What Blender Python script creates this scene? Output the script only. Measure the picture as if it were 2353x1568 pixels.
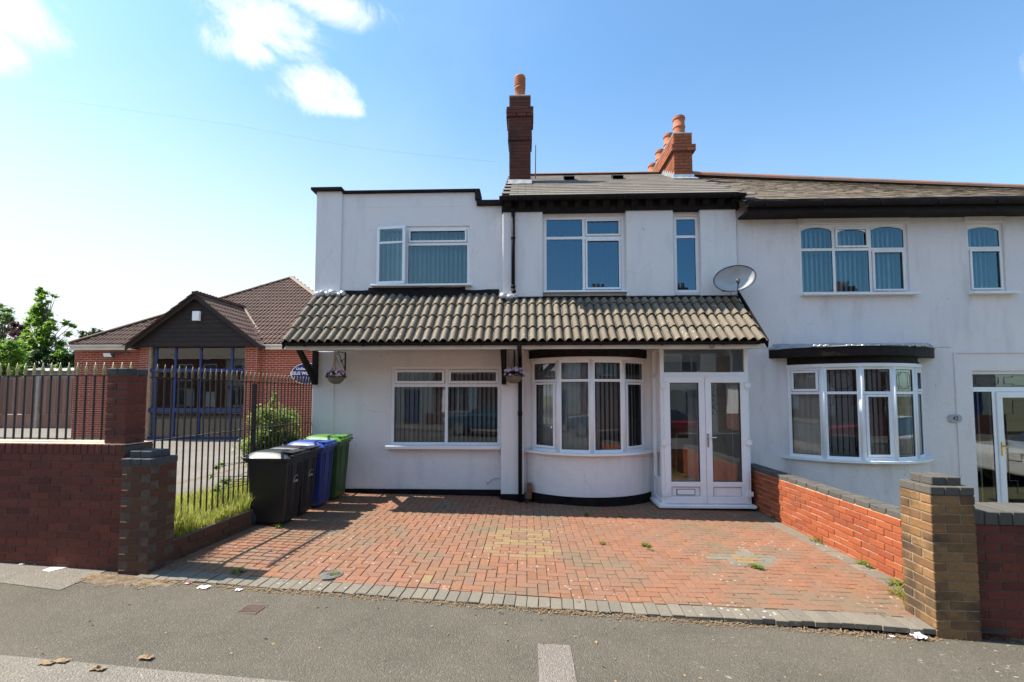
import bpy, bmesh, math, random
from mathutils import Vector, Matrix, noise
random.seed(7)
S = bpy.context.scene
for o in list(bpy.data.objects): bpy.data.objects.remove(o)
COL = S.collection
R = math.radians
V = Vector

# ------------------------------------------------------------ camera
FPX, CX, CY = 1046.0, 1176.5, 853.0           # focal length and principal point in a 2353 px wide picture
YAW, PITCH, EYE = R(1.86), R(3.0), 1.8
cam_d = bpy.data.cameras.new('camera'); cam = bpy.data.objects.new('camera', cam_d); COL.objects.link(cam)
cam_d.sensor_width = 36; cam_d.lens = FPX / 2353 * 36; cam_d.shift_y = (CY - 784) / 2353
cam_d.clip_start = .05; cam_d.clip_end = 2000
cam.location = (0, 0, EYE); cam.rotation_euler = (R(90) + PITCH, 0, YAW)
S.camera = cam
CM = Matrix.Rotation(YAW, 3, 'Z') @ Matrix.Rotation(R(90) + PITCH, 3, 'X')
def ray(x, y): return CM @ V(((x - CX) / FPX, (CY - y) / FPX, -1))
def at(x, y, Y):
    d = ray(x, y); k = Y / d.y; return V((d.x * k, Y, EYE + d.z * k))
def rect(x0, y0, x1, y1, Y):
    a, b = at(x0, y0, Y), at(x1, y1, Y); c, d = at(x0, y1, Y), at(x1, y0, Y)
    return (a.x + c.x) / 2, (b.x + d.x) / 2, (b.z + c.z) / 2, (a.z + d.z) / 2     # X0 X1 Z0 Z1

# ------------------------------------------------------------ light
SUN = V((-.71, .055, 1)).normalized()
ELEV = math.asin(SUN.z); AZ = math.atan2(SUN.x, SUN.y)
w = bpy.data.worlds.new('World'); S.world = w; w.use_nodes = True
nt = w.node_tree; nt.nodes.clear()
def N(nt, t, **k):
    n = nt.nodes.new(t)
    for a, b in k.items():
        if a.startswith('i_'):
            key = a[2:]; key = int(key) if key.isdigit() else key
            n.inputs[key].default_value = b
        else: setattr(n, a, b)
    return n
def L(nt, a, b): nt.links.new(a, b)
def mth(nt, op, a, b=None, clamp=False):
    n = nt.nodes.new('ShaderNodeMath'); n.operation = op; n.use_clamp = clamp
    for i, v in enumerate((a, b)):
        if v is None: continue
        if isinstance(v, (int, float)): n.inputs[i].default_value = v
        else: nt.links.new(v, n.inputs[i])
    return n.outputs[0]
sky = N(nt, 'ShaderNodeTexSky', sky_type='NISHITA', sun_disc=False, sun_elevation=ELEV, sun_rotation=AZ,
        altitude=100, air_density=1.0, dust_density=.9, ozone_density=1.6)
bg = N(nt, 'ShaderNodeBackground'); bg.inputs[1].default_value = .115
out = N(nt, 'ShaderNodeOutputWorld')
tc = N(nt, 'ShaderNodeTexCoord'); DIR = tc.outputs['Generated']
n1 = N(nt, 'ShaderNodeTexNoise', i_Scale=8.0, i_Detail=12.0, i_Roughness=.68, i_Distortion=.45); L(nt, DIR, n1.inputs['Vector'])
n2 = N(nt, 'ShaderNodeTexNoise', i_Scale=2.2, i_Detail=6.0, i_Roughness=.6); L(nt, DIR, n2.inputs['Vector'])
def dotn(v):
    n = nt.nodes.new('ShaderNodeVectorMath'); n.operation = 'DOT_PRODUCT'; L(nt, DIR, n.inputs[0]); n.inputs[1].default_value = v
    return n.outputs['Value']
mask = None
blobs = [(598, 40, 112, 68), (740, 4, 140, 36), (560, 108, 70, 36), (712, 208, 72, 44), (778, 244, 42, 22),
         (18, 30, 92, 100), (-4, 110, 66, 70), (2390, 120, 26, 90)]
def dirblob(c, r, t, sx, sy):
    global mask
    a = mth(nt, 'DIVIDE', dotn(r), sx); b = mth(nt, 'DIVIDE', dotn(t), sy)
    q = mth(nt, 'SQRT', mth(nt, 'ADD', mth(nt, 'MULTIPLY', a, a), mth(nt, 'MULTIPLY', b, b)))
    m = mth(nt, 'SUBTRACT', 1.0, q)
    m = mth(nt, 'MAXIMUM', m, -1.5)
    f = mth(nt, 'GREATER_THAN', dotn(c), .2)
    m = mth(nt, 'ADD', m, mth(nt, 'MULTIPLY', mth(nt, 'SUBTRACT', f, 1.0), 5.0))
    mask = m if mask is None else mth(nt, 'MAXIMUM', mask, m)
for bx_, by_, sx_, sy_ in blobs:
    d = ray(bx_, by_).normalized(); r_ = d.cross(V((0, 0, 1))).normalized(); t_ = r_.cross(d).normalized()
    k_ = ray(bx_, by_).length
    dirblob(d, r_, t_, sx_ / FPX / k_, sy_ / FPX / k_)
for d, sx_, sy_ in ((V((-.9, -.5, .5)), .25, .12), (V((.6, -.8, .7)), .3, .16), (V((.9, .1, .35)), .22, .08)):
    d = d.normalized(); r_ = d.cross(V((0, 0, 1))).normalized(); t_ = r_.cross(d).normalized(); dirblob(d, r_, t_, sx_, sy_)
nm = mth(nt, 'MULTIPLY', mth(nt, 'SUBTRACT', n1.outputs['Fac'], .5), 3.6)
cl = mth(nt, 'ADD', mask, nm)
mr = N(nt, 'ShaderNodeMapRange', interpolation_type='SMOOTHSTEP'); mr.inputs[1].default_value = -.25; mr.inputs[2].default_value = .95; L(nt, cl, mr.inputs[0])
wisp = N(nt, 'ShaderNodeMapRange', interpolation_type='SMOOTHSTEP'); wisp.inputs[1].default_value = .52; wisp.inputs[2].default_value = .9; wisp.inputs[4].default_value = .10; L(nt, n2.outputs['Fac'], wisp.inputs[0])
cf = mth(nt, 'MAXIMUM', mth(nt, 'MULTIPLY', mr.outputs[0], .95), wisp.outputs[0])
tint = N(nt, 'ShaderNodeMix', data_type='RGBA', blend_type='MULTIPLY'); tint.inputs[0].default_value = 1; tint.inputs[7].default_value = (.86, 1.16, 1.24, 1)
L(nt, sky.outputs[0], tint.inputs[6])
sz = N(nt, 'ShaderNodeSeparateXYZ'); L(nt, DIR, sz.inputs[0])
hz = N(nt, 'ShaderNodeMapRange', interpolation_type='SMOOTHSTEP'); L(nt, sz.outputs[2], hz.inputs[0]); hz.inputs[1].default_value = .62; hz.inputs[2].default_value = .0; hz.inputs[3].default_value = 0; hz.inputs[4].default_value = .72
hzl = mth(nt, 'ADD', hz.outputs[0], mth(nt, 'MULTIPLY', hz.outputs[0], mth(nt, 'MULTIPLY', sz.outputs[0], -1.1)), True)
hm = N(nt, 'ShaderNodeMix', data_type='RGBA'); L(nt, hzl, hm.inputs[0]); L(nt, tint.outputs[2], hm.inputs[6]); hm.inputs[7].default_value = (4.3, 4.6, 4.9, 1)
cs = N(nt, 'ShaderNodeTexNoise', i_Scale=16.0, i_Detail=8.0, i_Roughness=.6); L(nt, DIR, cs.inputs['Vector'])
cc = ramp0 = N(nt, 'ShaderNodeMix', data_type='RGBA'); L(nt, cs.outputs['Fac'], cc.inputs[0]); cc.inputs[6].default_value = (4.3, 4.7, 5.2, 1); cc.inputs[7].default_value = (6.2, 6.3, 6.4, 1)
mix = N(nt, 'ShaderNodeMix', data_type='RGBA'); L(nt, cf, mix.inputs[0]); L(nt, hm.outputs[2], mix.inputs[6]); L(nt, cc.outputs[2], mix.inputs[7])
L(nt, mix.outputs[2], bg.inputs[0]); L(nt, bg.outputs[0], out.inputs[0])
sl = bpy.data.lights.new('sun', 'SUN'); sl.energy = 5.0; sl.angle = R(.53); sl.color = (1, .925, .81)
so = bpy.data.objects.new('sun', sl); COL.objects.link(so); so.rotation_euler = SUN.to_track_quat('Z', 'Y').to_euler(); so.location = SUN * 60
S.view_settings.view_transform = 'Standard'; S.view_settings.look = 'None'; S.view_settings.exposure = 1.03; S.view_settings.gamma = 1
S.view_settings.use_curve_mapping = False
S.render.engine = 'CYCLES'
S.cycles.max_bounces = 8; S.cycles.transparent_max_bounces = 12

# ------------------------------------------------------------ materials
MAT = {}
def newmat(name):
    m = bpy.data.materials.new(name); m.use_nodes = True; MAT[name] = m
    return m, m.node_tree, m.node_tree.nodes['Principled BSDF']
def pos(nt): return N(nt, 'ShaderNodeNewGeometry').outputs['Position']
def noisef(nt, scale, detail=4, rough=.55, vec=None, dist=0):
    n = N(nt, 'ShaderNodeTexNoise', i_Scale=scale, i_Detail=detail, i_Roughness=rough, i_Distortion=dist)
    L(nt, vec or pos(nt), n.inputs['Vector']); return n.outputs['Fac']
def ramp(nt, fac, stops):
    r = nt.nodes.new('ShaderNodeValToRGB'); e = r.color_ramp.elements
    while len(e) < len(stops): e.new(.5)
    for q, (p, c) in zip(e, stops): q.position = p; q.color = (*c, 1) if len(c) == 3 else c
    L(nt, fac, r.inputs[0]); return r.outputs[0]
def rand(nt):
    g = N(nt, 'ShaderNodeNewGeometry'); o = N(nt, 'ShaderNodeObjectInfo')
    return mth(nt, 'FRACT', mth(nt, 'ADD', g.outputs['Random Per Island'], o.outputs['Random']))
def mixc(nt, f, a, b, bt='MIX'):
    m = N(nt, 'ShaderNodeMix', data_type='RGBA', blend_type=bt)
    for s, v in ((0, f), (6, a), (7, b)):
        if isinstance(v, (int, float)): m.inputs[s].default_value = v
        elif isinstance(v, tuple): m.inputs[s].default_value = (*v, 1) if len(v) == 3 else v
        else: L(nt, v, m.inputs[s])
    return m.outputs[2]
def bump(nt, b, h, strength=.3, dist=.01):
    n = N(nt, 'ShaderNodeBump'); n.inputs['Strength'].default_value = strength; n.inputs['Distance'].default_value = dist
    L(nt, h, n.inputs['Height']); L(nt, n.outputs[0], b.inputs['Normal'])
def smooth(nt, v, a, b, lo=0, hi=1):
    m = N(nt, 'ShaderNodeMapRange', interpolation_type='SMOOTHSTEP')
    for i, q in ((1, a), (2, b), (3, lo), (4, hi)): m.inputs[i].default_value = q
    L(nt, v, m.inputs[0]); return m.outputs[0]
def axis(nt, i):
    s = N(nt, 'ShaderNodeSeparateXYZ'); L(nt, pos(nt), s.inputs[0]); return s.outputs[i]
def plain(name, col, rough=.6, var=.12, scale=6, bstr=0, bscale=60, metal=0, spec=None):
    m, nt, b = newmat(name)
    f = noisef(nt, scale, 5, .6)
    lo = tuple(c * (1 - var) for c in col); hi = tuple(min(1, c * (1 + var)) for c in col)
    L(nt, ramp(nt, f, [(.3, lo), (.7, hi)]), b.inputs['Base Color'])
    b.inputs['Roughness'].default_value = rough; b.inputs['Metallic'].default_value = metal
    if spec is not None: b.inputs['Specular IOR Level'].default_value = spec
    if bstr: bump(nt, b, noisef(nt, bscale, 4, .6), bstr, .004)
    return m
def pieces_mat(name, cols, rough=.85, dlo=.48, dhi=.78, dirt=(.05, .04, .03), dirtamt=.5, dscale=2.5, bstr=.5, bscale=90, spots=None, lowdirt=None):
    """clay / concrete pieces: own shade per piece, worn, with broad stains in world space"""
    m, nt, b = newmat(name)
    k = len(cols); c = ramp(nt, rand(nt), [(i / max(1, k - 1), q) for i, q in enumerate(cols)])
    f = noisef(nt, 35, 5, .7); c = mixc(nt, smooth(nt, f, .35, .75, 0, .35), c, tuple(x * .45 for x in cols[0]))
    g = noisef(nt, dscale, 5, .65); c = mixc(nt, smooth(nt, g, dlo, dhi, 0, dirtamt), c, dirt)
    if spots:
        v = N(nt, 'ShaderNodeTexVoronoi', i_Scale=spots[1]); L(nt, pos(nt), v.inputs['Vector'])
        msk = mth(nt, 'MULTIPLY', smooth(nt, v.outputs['Distance'], .12, .22, 1, 0), smooth(nt, noisef(nt, spots[2], 2), .5, .62))
        c = mixc(nt, mth(nt, 'MULTIPLY', msk, spots[3]), c, spots[0])
    L(nt, c, b.inputs['Base Color']); b.inputs['Roughness'].default_value = rough
    b.inputs['Specular IOR Level'].default_value = .3
    bump(nt, b, noisef(nt, bscale, 6, .7), bstr, .004)
    return m
def wallmat(name, col, stain, rim, seed=0):
    m, nt, b = newmat(name)
    P = pos(nt)
    mp = N(nt, 'ShaderNodeMapping'); mp.inputs['Scale'].default_value = (1, 1, .22); mp.inputs['Location'].default_value = (seed, 0, 0); L(nt, P, mp.inputs[0])
    streak = noisef(nt, 3.2, 7, .65, mp.outputs[0]); broad = noisef(nt, .9, 5, .6); fine = noisef(nt, 14, 6, .7)
    c = mixc(nt, smooth(nt, broad, .35, .7, 0, .45), col, rim)
    c = mixc(nt, smooth(nt, streak, .47, .76, 0, .7), c, stain)
    c = mixc(nt, smooth(nt, fine, .55, .85, 0, .35), c, tuple(x * .8 for x in stain))
    v = N(nt, 'ShaderNodeTexVoronoi', i_Scale=3.1); L(nt, P, v.inputs['Vector'])
    sp = mth(nt, 'MULTIPLY', smooth(nt, v.outputs['Distance'], .03, .07, 1, 0), smooth(nt, broad, .5, .6))
    c = mixc(nt, mth(nt, 'MULTIPLY', sp, .5), c, (.25, .22, .2))
    ck = N(nt, 'ShaderNodeTexVoronoi', i_Scale=.9, feature='DISTANCE_TO_EDGE'); wv = N(nt, 'ShaderNodeTexNoise', i_Scale=3.0, i_Detail=6.0); L(nt, P, wv.inputs['Vector'])
    va = N(nt, 'ShaderNodeVectorMath', operation='MULTIPLY_ADD'); L(nt, wv.outputs['Color'], va.inputs[0]); va.inputs[1].default_value = (.5, .5, .5); L(nt, P, va.inputs[2]); L(nt, va.outputs[0], ck.inputs['Vector'])
    cm = mth(nt, 'MULTIPLY', smooth(nt, ck.outputs['Distance'], .002, .007, 1, 0), smooth(nt, noisef(nt, .7, 3), .5, .62)); c = mixc(nt, mth(nt, 'MULTIPLY', cm, .28), c, (.3, .28, .27))
    L(nt, c, b.inputs['Base Color']); b.inputs['Roughness'].default_value = .8; b.inputs['Specular IOR Level'].default_value = .25
    h = mth(nt, 'ADD', mth(nt, 'MULTIPLY', noisef(nt, 160, 3, .6), .5), mth(nt, 'ADD', mth(nt, 'MULTIPLY', noisef(nt, 45, 4, .6), .8), mth(nt, 'MULTIPLY', noisef(nt, 4, 4, .6), 2.5)))
    bump(nt, b, h, .75, .009)
    return m
wallmat('white_render', (.78, .735, .715), (.60, .60, .58), (.74, .735, .74))
wallmat('old_render', (.78, .715, .70), (.56, .52, .50), (.66, .63, .64), 5)
plain('upvc', (.82, .82, .83), .35, .04, 3, .05, 40)
plain('upvc_old', (.78, .765, .755), .45, .08, 4, .05, 40)
plain('cream_board', (.66, .62, .56), .5, .12, 3, .1, 40)
plain('black_paint', (.013, .0105, .011), .7, .5, 9, .6, 50, 0, .2)
plain('black_timber', (.014, .010, .009), .65, .5, 9, .5, 30, 0, .2)
plain('black_plinth', (.013, .010, .010), .85, .6, 6, 1.0, 25, 0, .12)
plain('black_metal', (.016, .016, .018), .4, .3, 12, .2, 80)
plain('rusty_bar', (.022, .015, .012), .5, .5, 20, .4, 90)
plain('gold_paint', (.42, .35, .15), .4, .25, 15, .2, 60, .35)
plain('worn_gold', (.16, .11, .055), .45, .5, 20, .2, 60, .3)
plain('lead', (.34, .35, .36), .42, .4, 10, .8, 18, .3)
plain('silver_paint', (.55, .56, .57), .32, .35, 9, 1.0, 14, .55)
plain('mortar', (.42, .36, .29), .95, .3, 20, .8, 120)
plain('buff_mortar', (.25, .19, .125), .95, .3, 20, .8, 120)
plain('dark_mortar', (.10, .068, .05), .95, .3, 20, .8, 120)
plain('pale_mortar', (.50, .40, .30), .95, .3, 20, .8, 120)
plain('cement', (.36, .34, .31), .9, .25, 5, .7, 60)
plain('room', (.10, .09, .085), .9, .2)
plain('room_pale', (.68, .66, .62), .9, .1)
plain('blind', (.78, .79, .80), .75, .06)
plain('blind_grey', (.74, .73, .74), .75, .1)
plain('curtain_blue', (.72, .75, .77), .8, .1)
plain('felt', (.05, .05, .05), .9, .3, 5, .5)
plain('brown_board', (.022, .0125, .010), .8, .25, 8, .3, 30)
plain('blue_frame', (.012, .03, .13), .4, .2)
plain('sign_blue', (.012, .016, .11), .35, .06)
plain('sign_white', (.82, .82, .85), .4, .04)
plain('bin_black', (.014, .014, .015), .45, .25, 5, .25, 120)
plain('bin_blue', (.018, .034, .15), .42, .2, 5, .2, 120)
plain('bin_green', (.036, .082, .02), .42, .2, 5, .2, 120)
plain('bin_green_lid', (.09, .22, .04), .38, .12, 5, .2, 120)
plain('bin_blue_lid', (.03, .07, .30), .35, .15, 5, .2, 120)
plain('rubber', (.02, .02, .02), .8, .2)
plain('pale_print', (.4, .38, .36), .6)
plain('dish_grey', (.36, .37, .375), .42, .12, 8)
plain('dish_dark', (.05, .05, .055), .5)
plain('brass', (.6, .42, .14), .3, .1, 5, 0, 60, .8)
plain('chrome', (.6, .6, .62), .22, .05, 5, 0, 60, .9)
plain('basket', (.17, .13, .10), .8, .2, 30, .6, 200)
plain('alarm_white', (.8, .8, .78), .4, .05)
plain('lamp_glass', (.75, .75, .72), .2, .05)
plain('cast_iron', (.11, .105, .095), .6, .4, 30, .7, 90)
plain('rust_cover', (.15, .10, .078), .85, .3, 40, .5, 90)
plain('paper', (.75, .75, .76), .7, .1, 30)
plain('pink_paper', (.65, .30, .34), .6, .3, 60)
plain('blue_plastic', (.06, .13, .30), .4, .2)
plain('straw', (.24, .16, .085), .9, .4, 60)
plain('soil', (.16, .115, .075), .98, .5, 14, 1.0, 60)
plain('bark', (.09, .065, .045), .9, .3, 20, .8, 60)
plain('petal', (.60, .40, .58), .6, .25, 40)
plain('petal_white', (.75, .68, .76), .6, .15, 40)
plain('petal_eye', (.12, .03, .12), .6, .1)
plain('door_panel', (.70, .69, .68), .4, .05)
plain('brown_wood', (.16, .06, .025), .5, .3, 9, .3, 30)
plain('house_cream', (.62, .58, .5), .8, .1, 4)
plain('concrete_post', (.34, .29, .25), .9, .15, 12, .4)
def fence_mat():
    m, nt, b = newmat('fence_board')
    c = ramp(nt, rand(nt), [(0, (.17, .085, .06)), (.5, (.24, .125, .09)), (1, (.30, .16, .12))])
    mp = N(nt, 'ShaderNodeMapping'); mp.inputs['Scale'].default_value = (20, 20, 1.2); L(nt, pos(nt), mp.inputs[0])
    c = mixc(nt, smooth(nt, noisef(nt, 1.5, 5, .6, mp.outputs[0]), .4, .7, 0, .5), c, (.11, .07, .06)); L(nt, c, b.inputs['Base Color']); b.inputs['Roughness'].default_value = .85
fence_mat()
# bricks, pavers, tiles
pieces_mat('brick_orange', [(.30, .075, .028), (.36, .10, .038), (.33, .082, .03), (.24, .06, .028)], dirt=(.2, .09, .05), dirtamt=.35, bstr=.4)
pieces_mat('brick_red', [(.135, .036, .024), (.17, .045, .028), (.15, .04, .025), (.105, .03, .021)], dirt=(.045, .034, .026), dirtamt=.75, dscale=1.6, bstr=.5)
pieces_mat('brick_church', [(.27, .052, .032), (.33, .065, .038), (.30, .058, .034)], dirt=(.16, .05, .03), dirtamt=.4, bstr=.3)
pieces_mat('brick_buff', [(.20, .11, .045), (.29, .165, .07), (.24, .125, .05), (.15, .08, .04)], dirt=(.045, .034, .024), dirtamt=.85, dlo=.42, dhi=.66, dscale=3.0, bstr=.7)
pieces_mat('brick_stained', [(.105, .046, .026), (.115, .055, .028), (.095, .042, .025), (.11, .042, .025)], dirt=(.062, .045, .027), dirtamt=.7, dscale=2.6, bstr=.7)
pieces_mat('brick_blue', [(.055, .056, .06), (.075, .075, .078), (.065, .066, .068)], dirt=(.2, .18, .15), dirtamt=.3, dscale=5, bstr=.6)
pieces_mat('brick_blue_pale', [(.075, .07, .062), (.11, .102, .088), (.09, .084, .074)], dirt=(.07, .065, .06), dirtamt=.5, dscale=5, bstr=.6)
pieces_mat('brick_soot', [(.10, .032, .022), (.13, .04, .026), (.085, .03, .022)], dirt=(.025, .02, .018), dirtamt=.8, dscale=2, bstr=.5)
pieces_mat('brick_chimney', [(.33, .10, .045), (.27, .08, .04), (.38, .12, .055)], dirt=(.06, .035, .025), dirtamt=.6, dscale=2.2, bstr=.5)
pieces_mat('terracotta', [(.38, .13, .065), (.43, .16, .08)], dirt=(.17, .08, .05), dirtamt=.5, dscale=3, bstr=.3)
pieces_mat('hip_buff', [(.26, .20, .155), (.31, .24, .19)], dirt=(.16, .12, .10), dirtamt=.5, dscale=3, bstr=.3)
pieces_mat('ridge_clay', [(.33, .18, .125), (.28, .175, .13), (.25, .16, .12), (.36, .165, .105)], dirt=(.18, .13, .10), dirtamt=.6, dscale=4, bstr=.4)
pieces_mat('paver_red', [(.22, .11, .068), (.26, .125, .075), (.23, .122, .082), (.275, .122, .068), (.215, .10, .058)], dirt=(.15, .125, .085), dirtamt=1.0, dlo=.42, dhi=.74, dscale=1.1, bstr=.6, bscale=140, spots=((.5, .46, .4), 13, 1.3, .6))
pieces_mat('paver_grey', [(.17, .148, .115), (.205, .178, .138), (.155, .137, .11)], dirt=(.13, .115, .085), dirtamt=.5, dscale=2, bstr=.6, bscale=140, spots=((.5, .48, .42), 15, .8, .8))
pieces_mat('paver_yellow', [(.235, .16, .08), (.26, .18, .09), (.24, .145, .08)], dirt=(.2, .15, .1), dirtamt=.4, dscale=2, bstr=.6, bscale=140)
pieces_mat('tile_canopy', [(.17, .138, .10), (.20, .168, .124), (.185, .152, .112), (.155, .127, .095)], dirt=(.12, .11, .08), dirtamt=.6, dscale=2.2, bstr=.5, bscale=110, spots=((.6, .58, .5), 16, 2.0, .8))
pieces_mat('tile_grey', [(.14, .12, .098), (.19, .165, .135), (.165, .14, .115)], dirt=(.10, .09, .075), dirtamt=.6, dscale=1.2, bstr=.4)
pieces_mat('tile_old', [(.13, .10, .07), (.21, .165, .115), (.16, .12, .085), (.24, .185, .135), (.12, .095, .065)], dirt=(.12, .105, .06), dirtamt=.6, dscale=1.8, bstr=.8, bscale=30)
pieces_mat('tile_brown', [(.115, .068, .05), (.15, .09, .068), (.13, .08, .06)], dirt=(.08, .055, .045), dirtamt=.5, dscale=1, bstr=.4)
# glass
def glassmat(name, tint, ior, gc=(1, 1, 1)):
    m, nt, b = newmat(name); nt.nodes.remove(b); o = nt.nodes['Material Output']
    t = N(nt, 'ShaderNodeBsdfTransparent'); t.inputs[0].default_value = (*tint, 1)
    g = N(nt, 'ShaderNodeBsdfGlossy'); g.inputs['Roughness'].default_value = .0; g.inputs[0].default_value = (*gc, 1)
    bp = N(nt, 'ShaderNodeBump'); bp.inputs['Strength'].default_value = .12; bp.inputs['Distance'].default_value = .004; L(nt, noisef(nt, 2.2, 2), bp.inputs['Height']); L(nt, bp.outputs[0], g.inputs['Normal'])
    f = N(nt, 'ShaderNodeFresnel'); f.inputs[0].default_value = ior
    x = N(nt, 'ShaderNodeMixShader'); L(nt, f.outputs[0], x.inputs[0]); L(nt, t.outputs[0], x.inputs[1]); L(nt, g.outputs[0], x.inputs[2]); L(nt, x.outputs[0], o.inputs[0])
glassmat('glass', (.86, .90, .90), 2.05)
glassmat('glass_tint', (.48, .80, .95), 2.4, (.34, .70, 1))
glassmat('glass_teal', (.62, .86, .94), 2.0, (.55, .86, 1))
# leaves
def leafmat(name, cols, trans=.45):
    m, nt, b = newmat(name); o = nt.nodes['Material Output']
    c = ramp(nt, rand(nt), [(i / (len(cols) - 1), q) for i, q in enumerate(cols)])
    c = mixc(nt, smooth(nt, noisef(nt, 1.6, 3), .35, .7, 0, .5), c, tuple(x * .5 for x in cols[0]))
    L(nt, c, b.inputs['Base Color']); b.inputs['Roughness'].default_value = .45
    t = N(nt, 'ShaderNodeBsdfTranslucent'); L(nt, mixc(nt, .5, c, tuple(min(1, x * 2.2) for x in cols[-1])), t.inputs[0])
    x = N(nt, 'ShaderNodeMixShader'); x.inputs[0].default_value = trans; L(nt, b.outputs[0], x.inputs[1]); L(nt, t.outputs[0], x.inputs[2]); L(nt, x.outputs[0], o.inputs[0])
leafmat('leaf_bright', [(.06, .14, .015), (.12, .24, .022), (.20, .33, .04)])
leafmat('leaf_dark', [(.02, .05, .014), (.035, .08, .02), (.05, .11, .03)], .3)
leafmat('leaf_pale', [(.09, .15, .05), (.14, .21, .07), (.18, .25, .10)])
leafmat('leaf_purple', [(.03, .010, .014), (.055, .016, .022), (.09, .03, .03)], .25)
leafmat('leaf_shrub', [(.05, .11, .012), (.10, .19, .018), (.15, .26, .028), (.21, .33, .04), (.24, .26, .05)], .35)
leafmat('grass_blade', [(.11, .18, .012), (.20, .31, .022), (.30, .38, .04), (.35, .33, .10)], .5)
leafmat('weed', [(.09, .15, .02), (.16, .24, .03), (.3, .27, .09)], .45)
# grounds
def asphalt(name, a, b_, patch, spots=0, rough=1.0):
    m, nt, b = newmat(name)
    agg = N(nt, 'ShaderNodeTexVoronoi', i_Scale=95.0); L(nt, pos(nt), agg.inputs['Vector'])
    c = ramp(nt, noisef(nt, 1.3, 6, .65), [(.3, a), (.7, b_)])
    c = mixc(nt, smooth(nt, agg.outputs['Color'], .6, 1, 0, .38), c, tuple(min(1, x * 2.0) for x in b_))
    c = mixc(nt, smooth(nt, noisef(nt, 70, 3, .8), .56, .7, 0, .7), c, tuple(x * .35 for x in a))
    c = mixc(nt, smooth(nt, noisef(nt, .55, 5, .7), .5, .75, 0, .5), c, patch)
    c = mixc(nt, smooth(nt, noisef(nt, 7, 6, .7), .62, .72, 0, .25), c, tuple(x * .6 for x in a))
    if spots:
        for sc, th in ((9, .10), (17, .13)):
            v = N(nt, 'ShaderNodeTexVoronoi', i_Scale=sc); v.inputs['Randomness'].default_value = 1
            mp = N(nt, 'ShaderNodeMapping'); mp.inputs['Scale'].default_value = (.8, 1.35, 1); L(nt, pos(nt), mp.inputs[0])
            nn = N(nt, 'ShaderNodeTexNoise', i_Scale=12.0); L(nt, mp.outputs[0], nn.inputs['Vector'])
            va = N(nt, 'ShaderNodeVectorMath', operation='MULTIPLY_ADD'); L(nt, nn.outputs['Color'], va.inputs[0]); va.inputs[1].default_value = (.05, .05, 0); L(nt, mp.outputs[0], va.inputs[2])
            L(nt, va.outputs[0], v.inputs['Vector'])
            keep = smooth(nt, mth(nt, 'ADD', noisef(nt, 1.1, 3), mth(nt, 'MULTIPLY', axis(nt, 0), .045)), .56, .70)
            sp = mth(nt, 'MULTIPLY', smooth(nt, v.outputs['Distance'], th, th + .07, 1, 0), keep)
            sp2 = N(nt, 'ShaderNodeSeparateColor'); L(nt, v.outputs['Color'], sp2.inputs[0])
            sp = mth(nt, 'MULTIPLY', sp, smooth(nt, sp2.outputs[0], .45, .7))
            c = mixc(nt, mth(nt, 'MULTIPLY', sp, spots), c, (.36, .34, .28))
    L(nt, c, b.inputs['Base Color']); b.inputs['Roughness'].default_value = .93; b.inputs['Specular IOR Level'].default_value = .25
    h = mth(nt, 'ADD', mth(nt, 'MULTIPLY', agg.outputs['Distance'], -1.2), noisef(nt, 60, 4, .7))
    bump(nt, b, h, .9 * rough, .006)
asphalt('asphalt_new', (.086, .077, .060), (.124, .108, .084), (.135, .112, .086), .75)
asphalt('asphalt_old', (.17, .15, .125), (.23, .205, .17), (.15, .12, .09), .3, 1.2)
asphalt('asphalt_patch', (.17, .145, .125), (.21, .185, .16), (.19, .16, .14), 0)
asphalt('road_asphalt', (.05, .05, .05), (.08, .08, .078), (.07, .065, .06), 0)
asphalt('yard_asphalt', (.15, .135, .115), (.19, .175, .155), (.17, .15, .13), 0)
plain('joint_sand', (.06, .045, .028), .98, .5, 5, .8, 60)
plain('kerb_stone', (.25, .23, .2), .9, .2, 9, .5)
plain('earth', (.12, .12, .06), .95, .4, .4, .5)
def brick_tex(name, c1, c2, mo):
    m, nt, b = newmat(name)
    s = N(nt, 'ShaderNodeSeparateXYZ'); L(nt, pos(nt), s.inputs[0]); cb = N(nt, 'ShaderNodeCombineXYZ')
    L(nt, mth(nt, 'ADD', s.outputs[0], s.outputs[1]), cb.inputs[0]); L(nt, s.outputs[2], cb.inputs[1])
    t = N(nt, 'ShaderNodeTexBrick', i_Scale=1.0); t.inputs['Color1'].default_value = (*c1, 1); t.inputs['Color2'].default_value = (*c2, 1); t.inputs['Mortar'].default_value = (*mo, 1)
    t.inputs['Brick Width'].default_value = .225; t.inputs['Row Height'].default_value = .075; t.inputs['Mortar Size'].default_value = .006
    L(nt, cb.outputs[0], t.inputs['Vector']); L(nt, t.outputs[0], b.inputs['Base Color']); b.inputs['Roughness'].default_value = .9
brick_tex('far_brick', (.22, .07, .045), (.17, .055, .04), (.25, .2, .16))
def paint(name, col):
    m, nt, b = newmat(name); b.inputs['Base Color'].default_value = (*col, 1); b.inputs['Roughness'].default_value = .25; b.inputs['Coat Weight'].default_value = .8
paint('car_blue', (.01, .10, .16)); paint('car_red', (.35, .012, .012)); paint('car_white', (.7, .72, .73)); paint('car_glass', (.02, .025, .03))

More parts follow.
